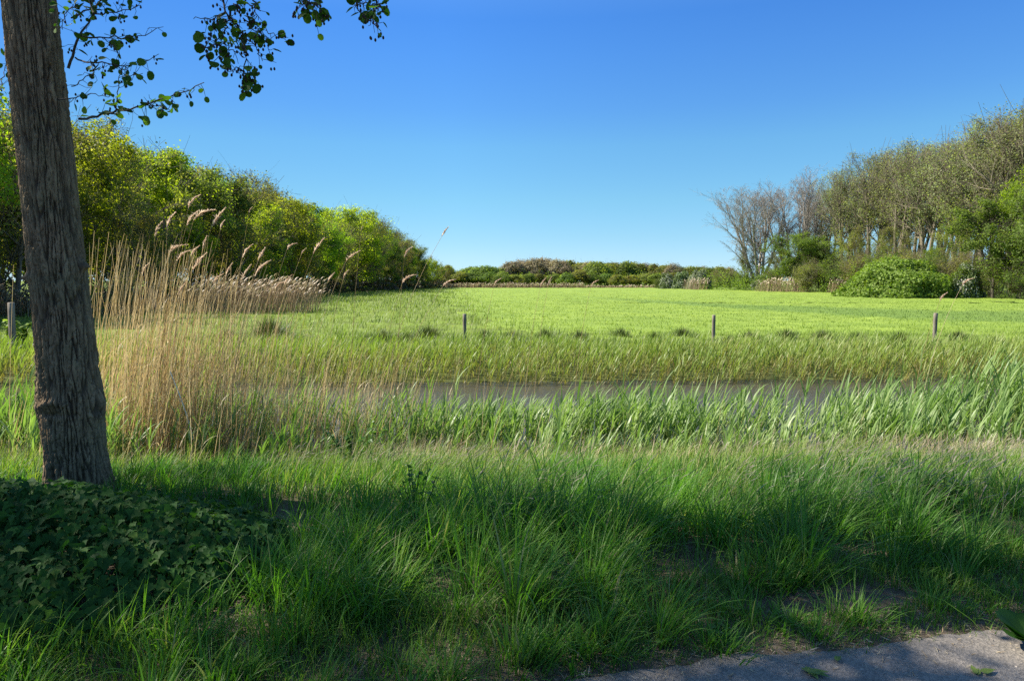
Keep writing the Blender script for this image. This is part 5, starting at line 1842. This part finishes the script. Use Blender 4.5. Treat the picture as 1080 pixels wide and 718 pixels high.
# boughs that carry the hanging sprays, from the trunk above the picture
for a_, b_, D in (((10, -120), (236, -50), 4.0), ((10, -160), (322, -50), 3.8), ((20, -150), (372, -50), 3.8), ((24, -100), (120, -30), 4.9), ((20, -110), (86, -40), 4.8)):
    p0 = inv(*a_, TD) - base_pt
    p1 = inv(*b_, D) - base_pt
    t = np.linspace(0, 1, 9)[:, None]
    P = p0 + (p1 - p0) * t + np.array([0, 0, .25]) * np.sin(np.pi * t)
    brs.append(tubes(P[None], np.linspace(.03, .009, 9)[None], 6))
v, f, a = cat(brs)
mk('branches', v, f, MAT_ATWIG, alder, attrs={'r': a['r']}, smooth=True)
v, f, a = cat(lf)
mk('crown', v, f, ML_ALDER, alder, attrs=a, smooth=True)
# small cones: six-sided spindles
C = np.array(CONES)
pr = np.stack([C, C + np.array([0, 0, -.006]), C + np.array([0, 0, -.014]), C + np.array([0, 0, -.019])], 1)
v, f, a = tubes(pr, np.tile(np.array([[.002, .006, .006, .001]]), (len(C), 1)), 6)
mk('cones', v, f, MAT_CONE, alder, attrs={'r': a['r']}, smooth=True)['kind'] = 'stuff'

# the next alders of the same row, out of view to the left: they shade the verge
def row_alder(x, y, Ht, spread, nleaf, label):
    r = empty('alder_tree', (x, y, float(ground_z(np.array([x]), np.array([y]))[0])))
    TP, A, B_, C_ = alder_crown(3.2, Ht, spread, False, nl=24)
    parts = [tubes(TP, np.linspace(.22, .03, 14)[None], 12), tubes(*A, 6), tubes(*B_, 4), tubes(*C_, 3)]
    v, f, a = cat(parts)
    mk('trunk', v, f, MAT_ATWIG, r, attrs={'r': a['r']}, smooth=True)
    p, up, dr, s = alder_leaf_cloud([B_, C_], nleaf, .13, .14)
    v, f, a = leaves(p, up, dr, s, *DIAMOND)
    mk('crown', v, f, ML_ALDER, r, attrs=a)
    return tag(r, label, 'tree', 'alders of the path row')


row_alder(-10.4, 4.2, 11.5, 4.2, 13500, 'next alder in the row, beyond the picture edge')
row_alder(-17.0, 4.6, 12.0, 4.4, 13500, 'second alder beyond the picture edge')

# ------------------------------------------------------------------ litter on the path
MAT_FALLEN = leaf_mat('fallen_green', [(0, (0.09, 0.15, 0.025)), (1, (0.15, 0.20, 0.04))], transl=.2, rough=.5)
for px, py, l, lab in ((853, 710, .09, 'fallen green twiglet on the path below the bare soil'), (1034, 711, .07, 'fallen green leaf on the path near the picture edge'), (880, 697, .05, 'tiny green leaf scrap near the middle of the path strip')):
    a = (H / 2 - py) / F
    b = a * CP - SP
    Y = (CAMZ - .02) / -b * (CP + a * SP)
    p = inv(px, py, Y)
    m = 4
    an = rng.uniform(0, 6.28) + rng.normal(0, .5, m)
    dr = np.stack([np.cos(an), np.sin(an), .12 + 0 * an], 1)
    up = np.tile(np.array([[0, 0, 1.0]]), (m, 1)) - dr * dr[:, 2:3]
    v, f, a_ = leaves(rng.normal(0, .012, (m, 3)) * np.array([1, 1, .1]) + np.array([0, 0, .006]), up, dr, l * rng.uniform(.5, 1, m), HEART_V * np.array([.55, 1, .6]), HEART_F)
    tag(mk('fallen_leaf', v, f, MAT_FALLEN, attrs=a_, loc=(p[0], p[1], .022)), lab, 'leaf', 'green scraps on the path')
# brown crumbs and straw bits along the edge
n = 1500
x = rng.uniform(-.5, 3.4, n)
y = path_edge(x) + rng.normal(.08, .17, n)
a0 = rng.uniform(1.2, 1.6, n)
zz_ = np.where(y < path_edge(x), .022, ground_z(x, y) + .006)
v, f, a = blades(np.stack([x, y, zz_], 1), rng.uniform(0, 6.28, n), rng.uniform(.01, .05, n), rng.uniform(.002, .008, n), a0, a0, 2)
tag(mk('leaf_litter', v, f, MAT_STRAW, attrs=a), 'crumbled leaf and straw litter along the path edge', 'litter', kind='stuff')

# unused prototypes
for k_ in PROTO:
    if k_ not in USED:
        for c_ in list(PROTO[k_].children):
            bpy.data.objects.remove(c_)
        bpy.data.objects.remove(PROTO[k_])
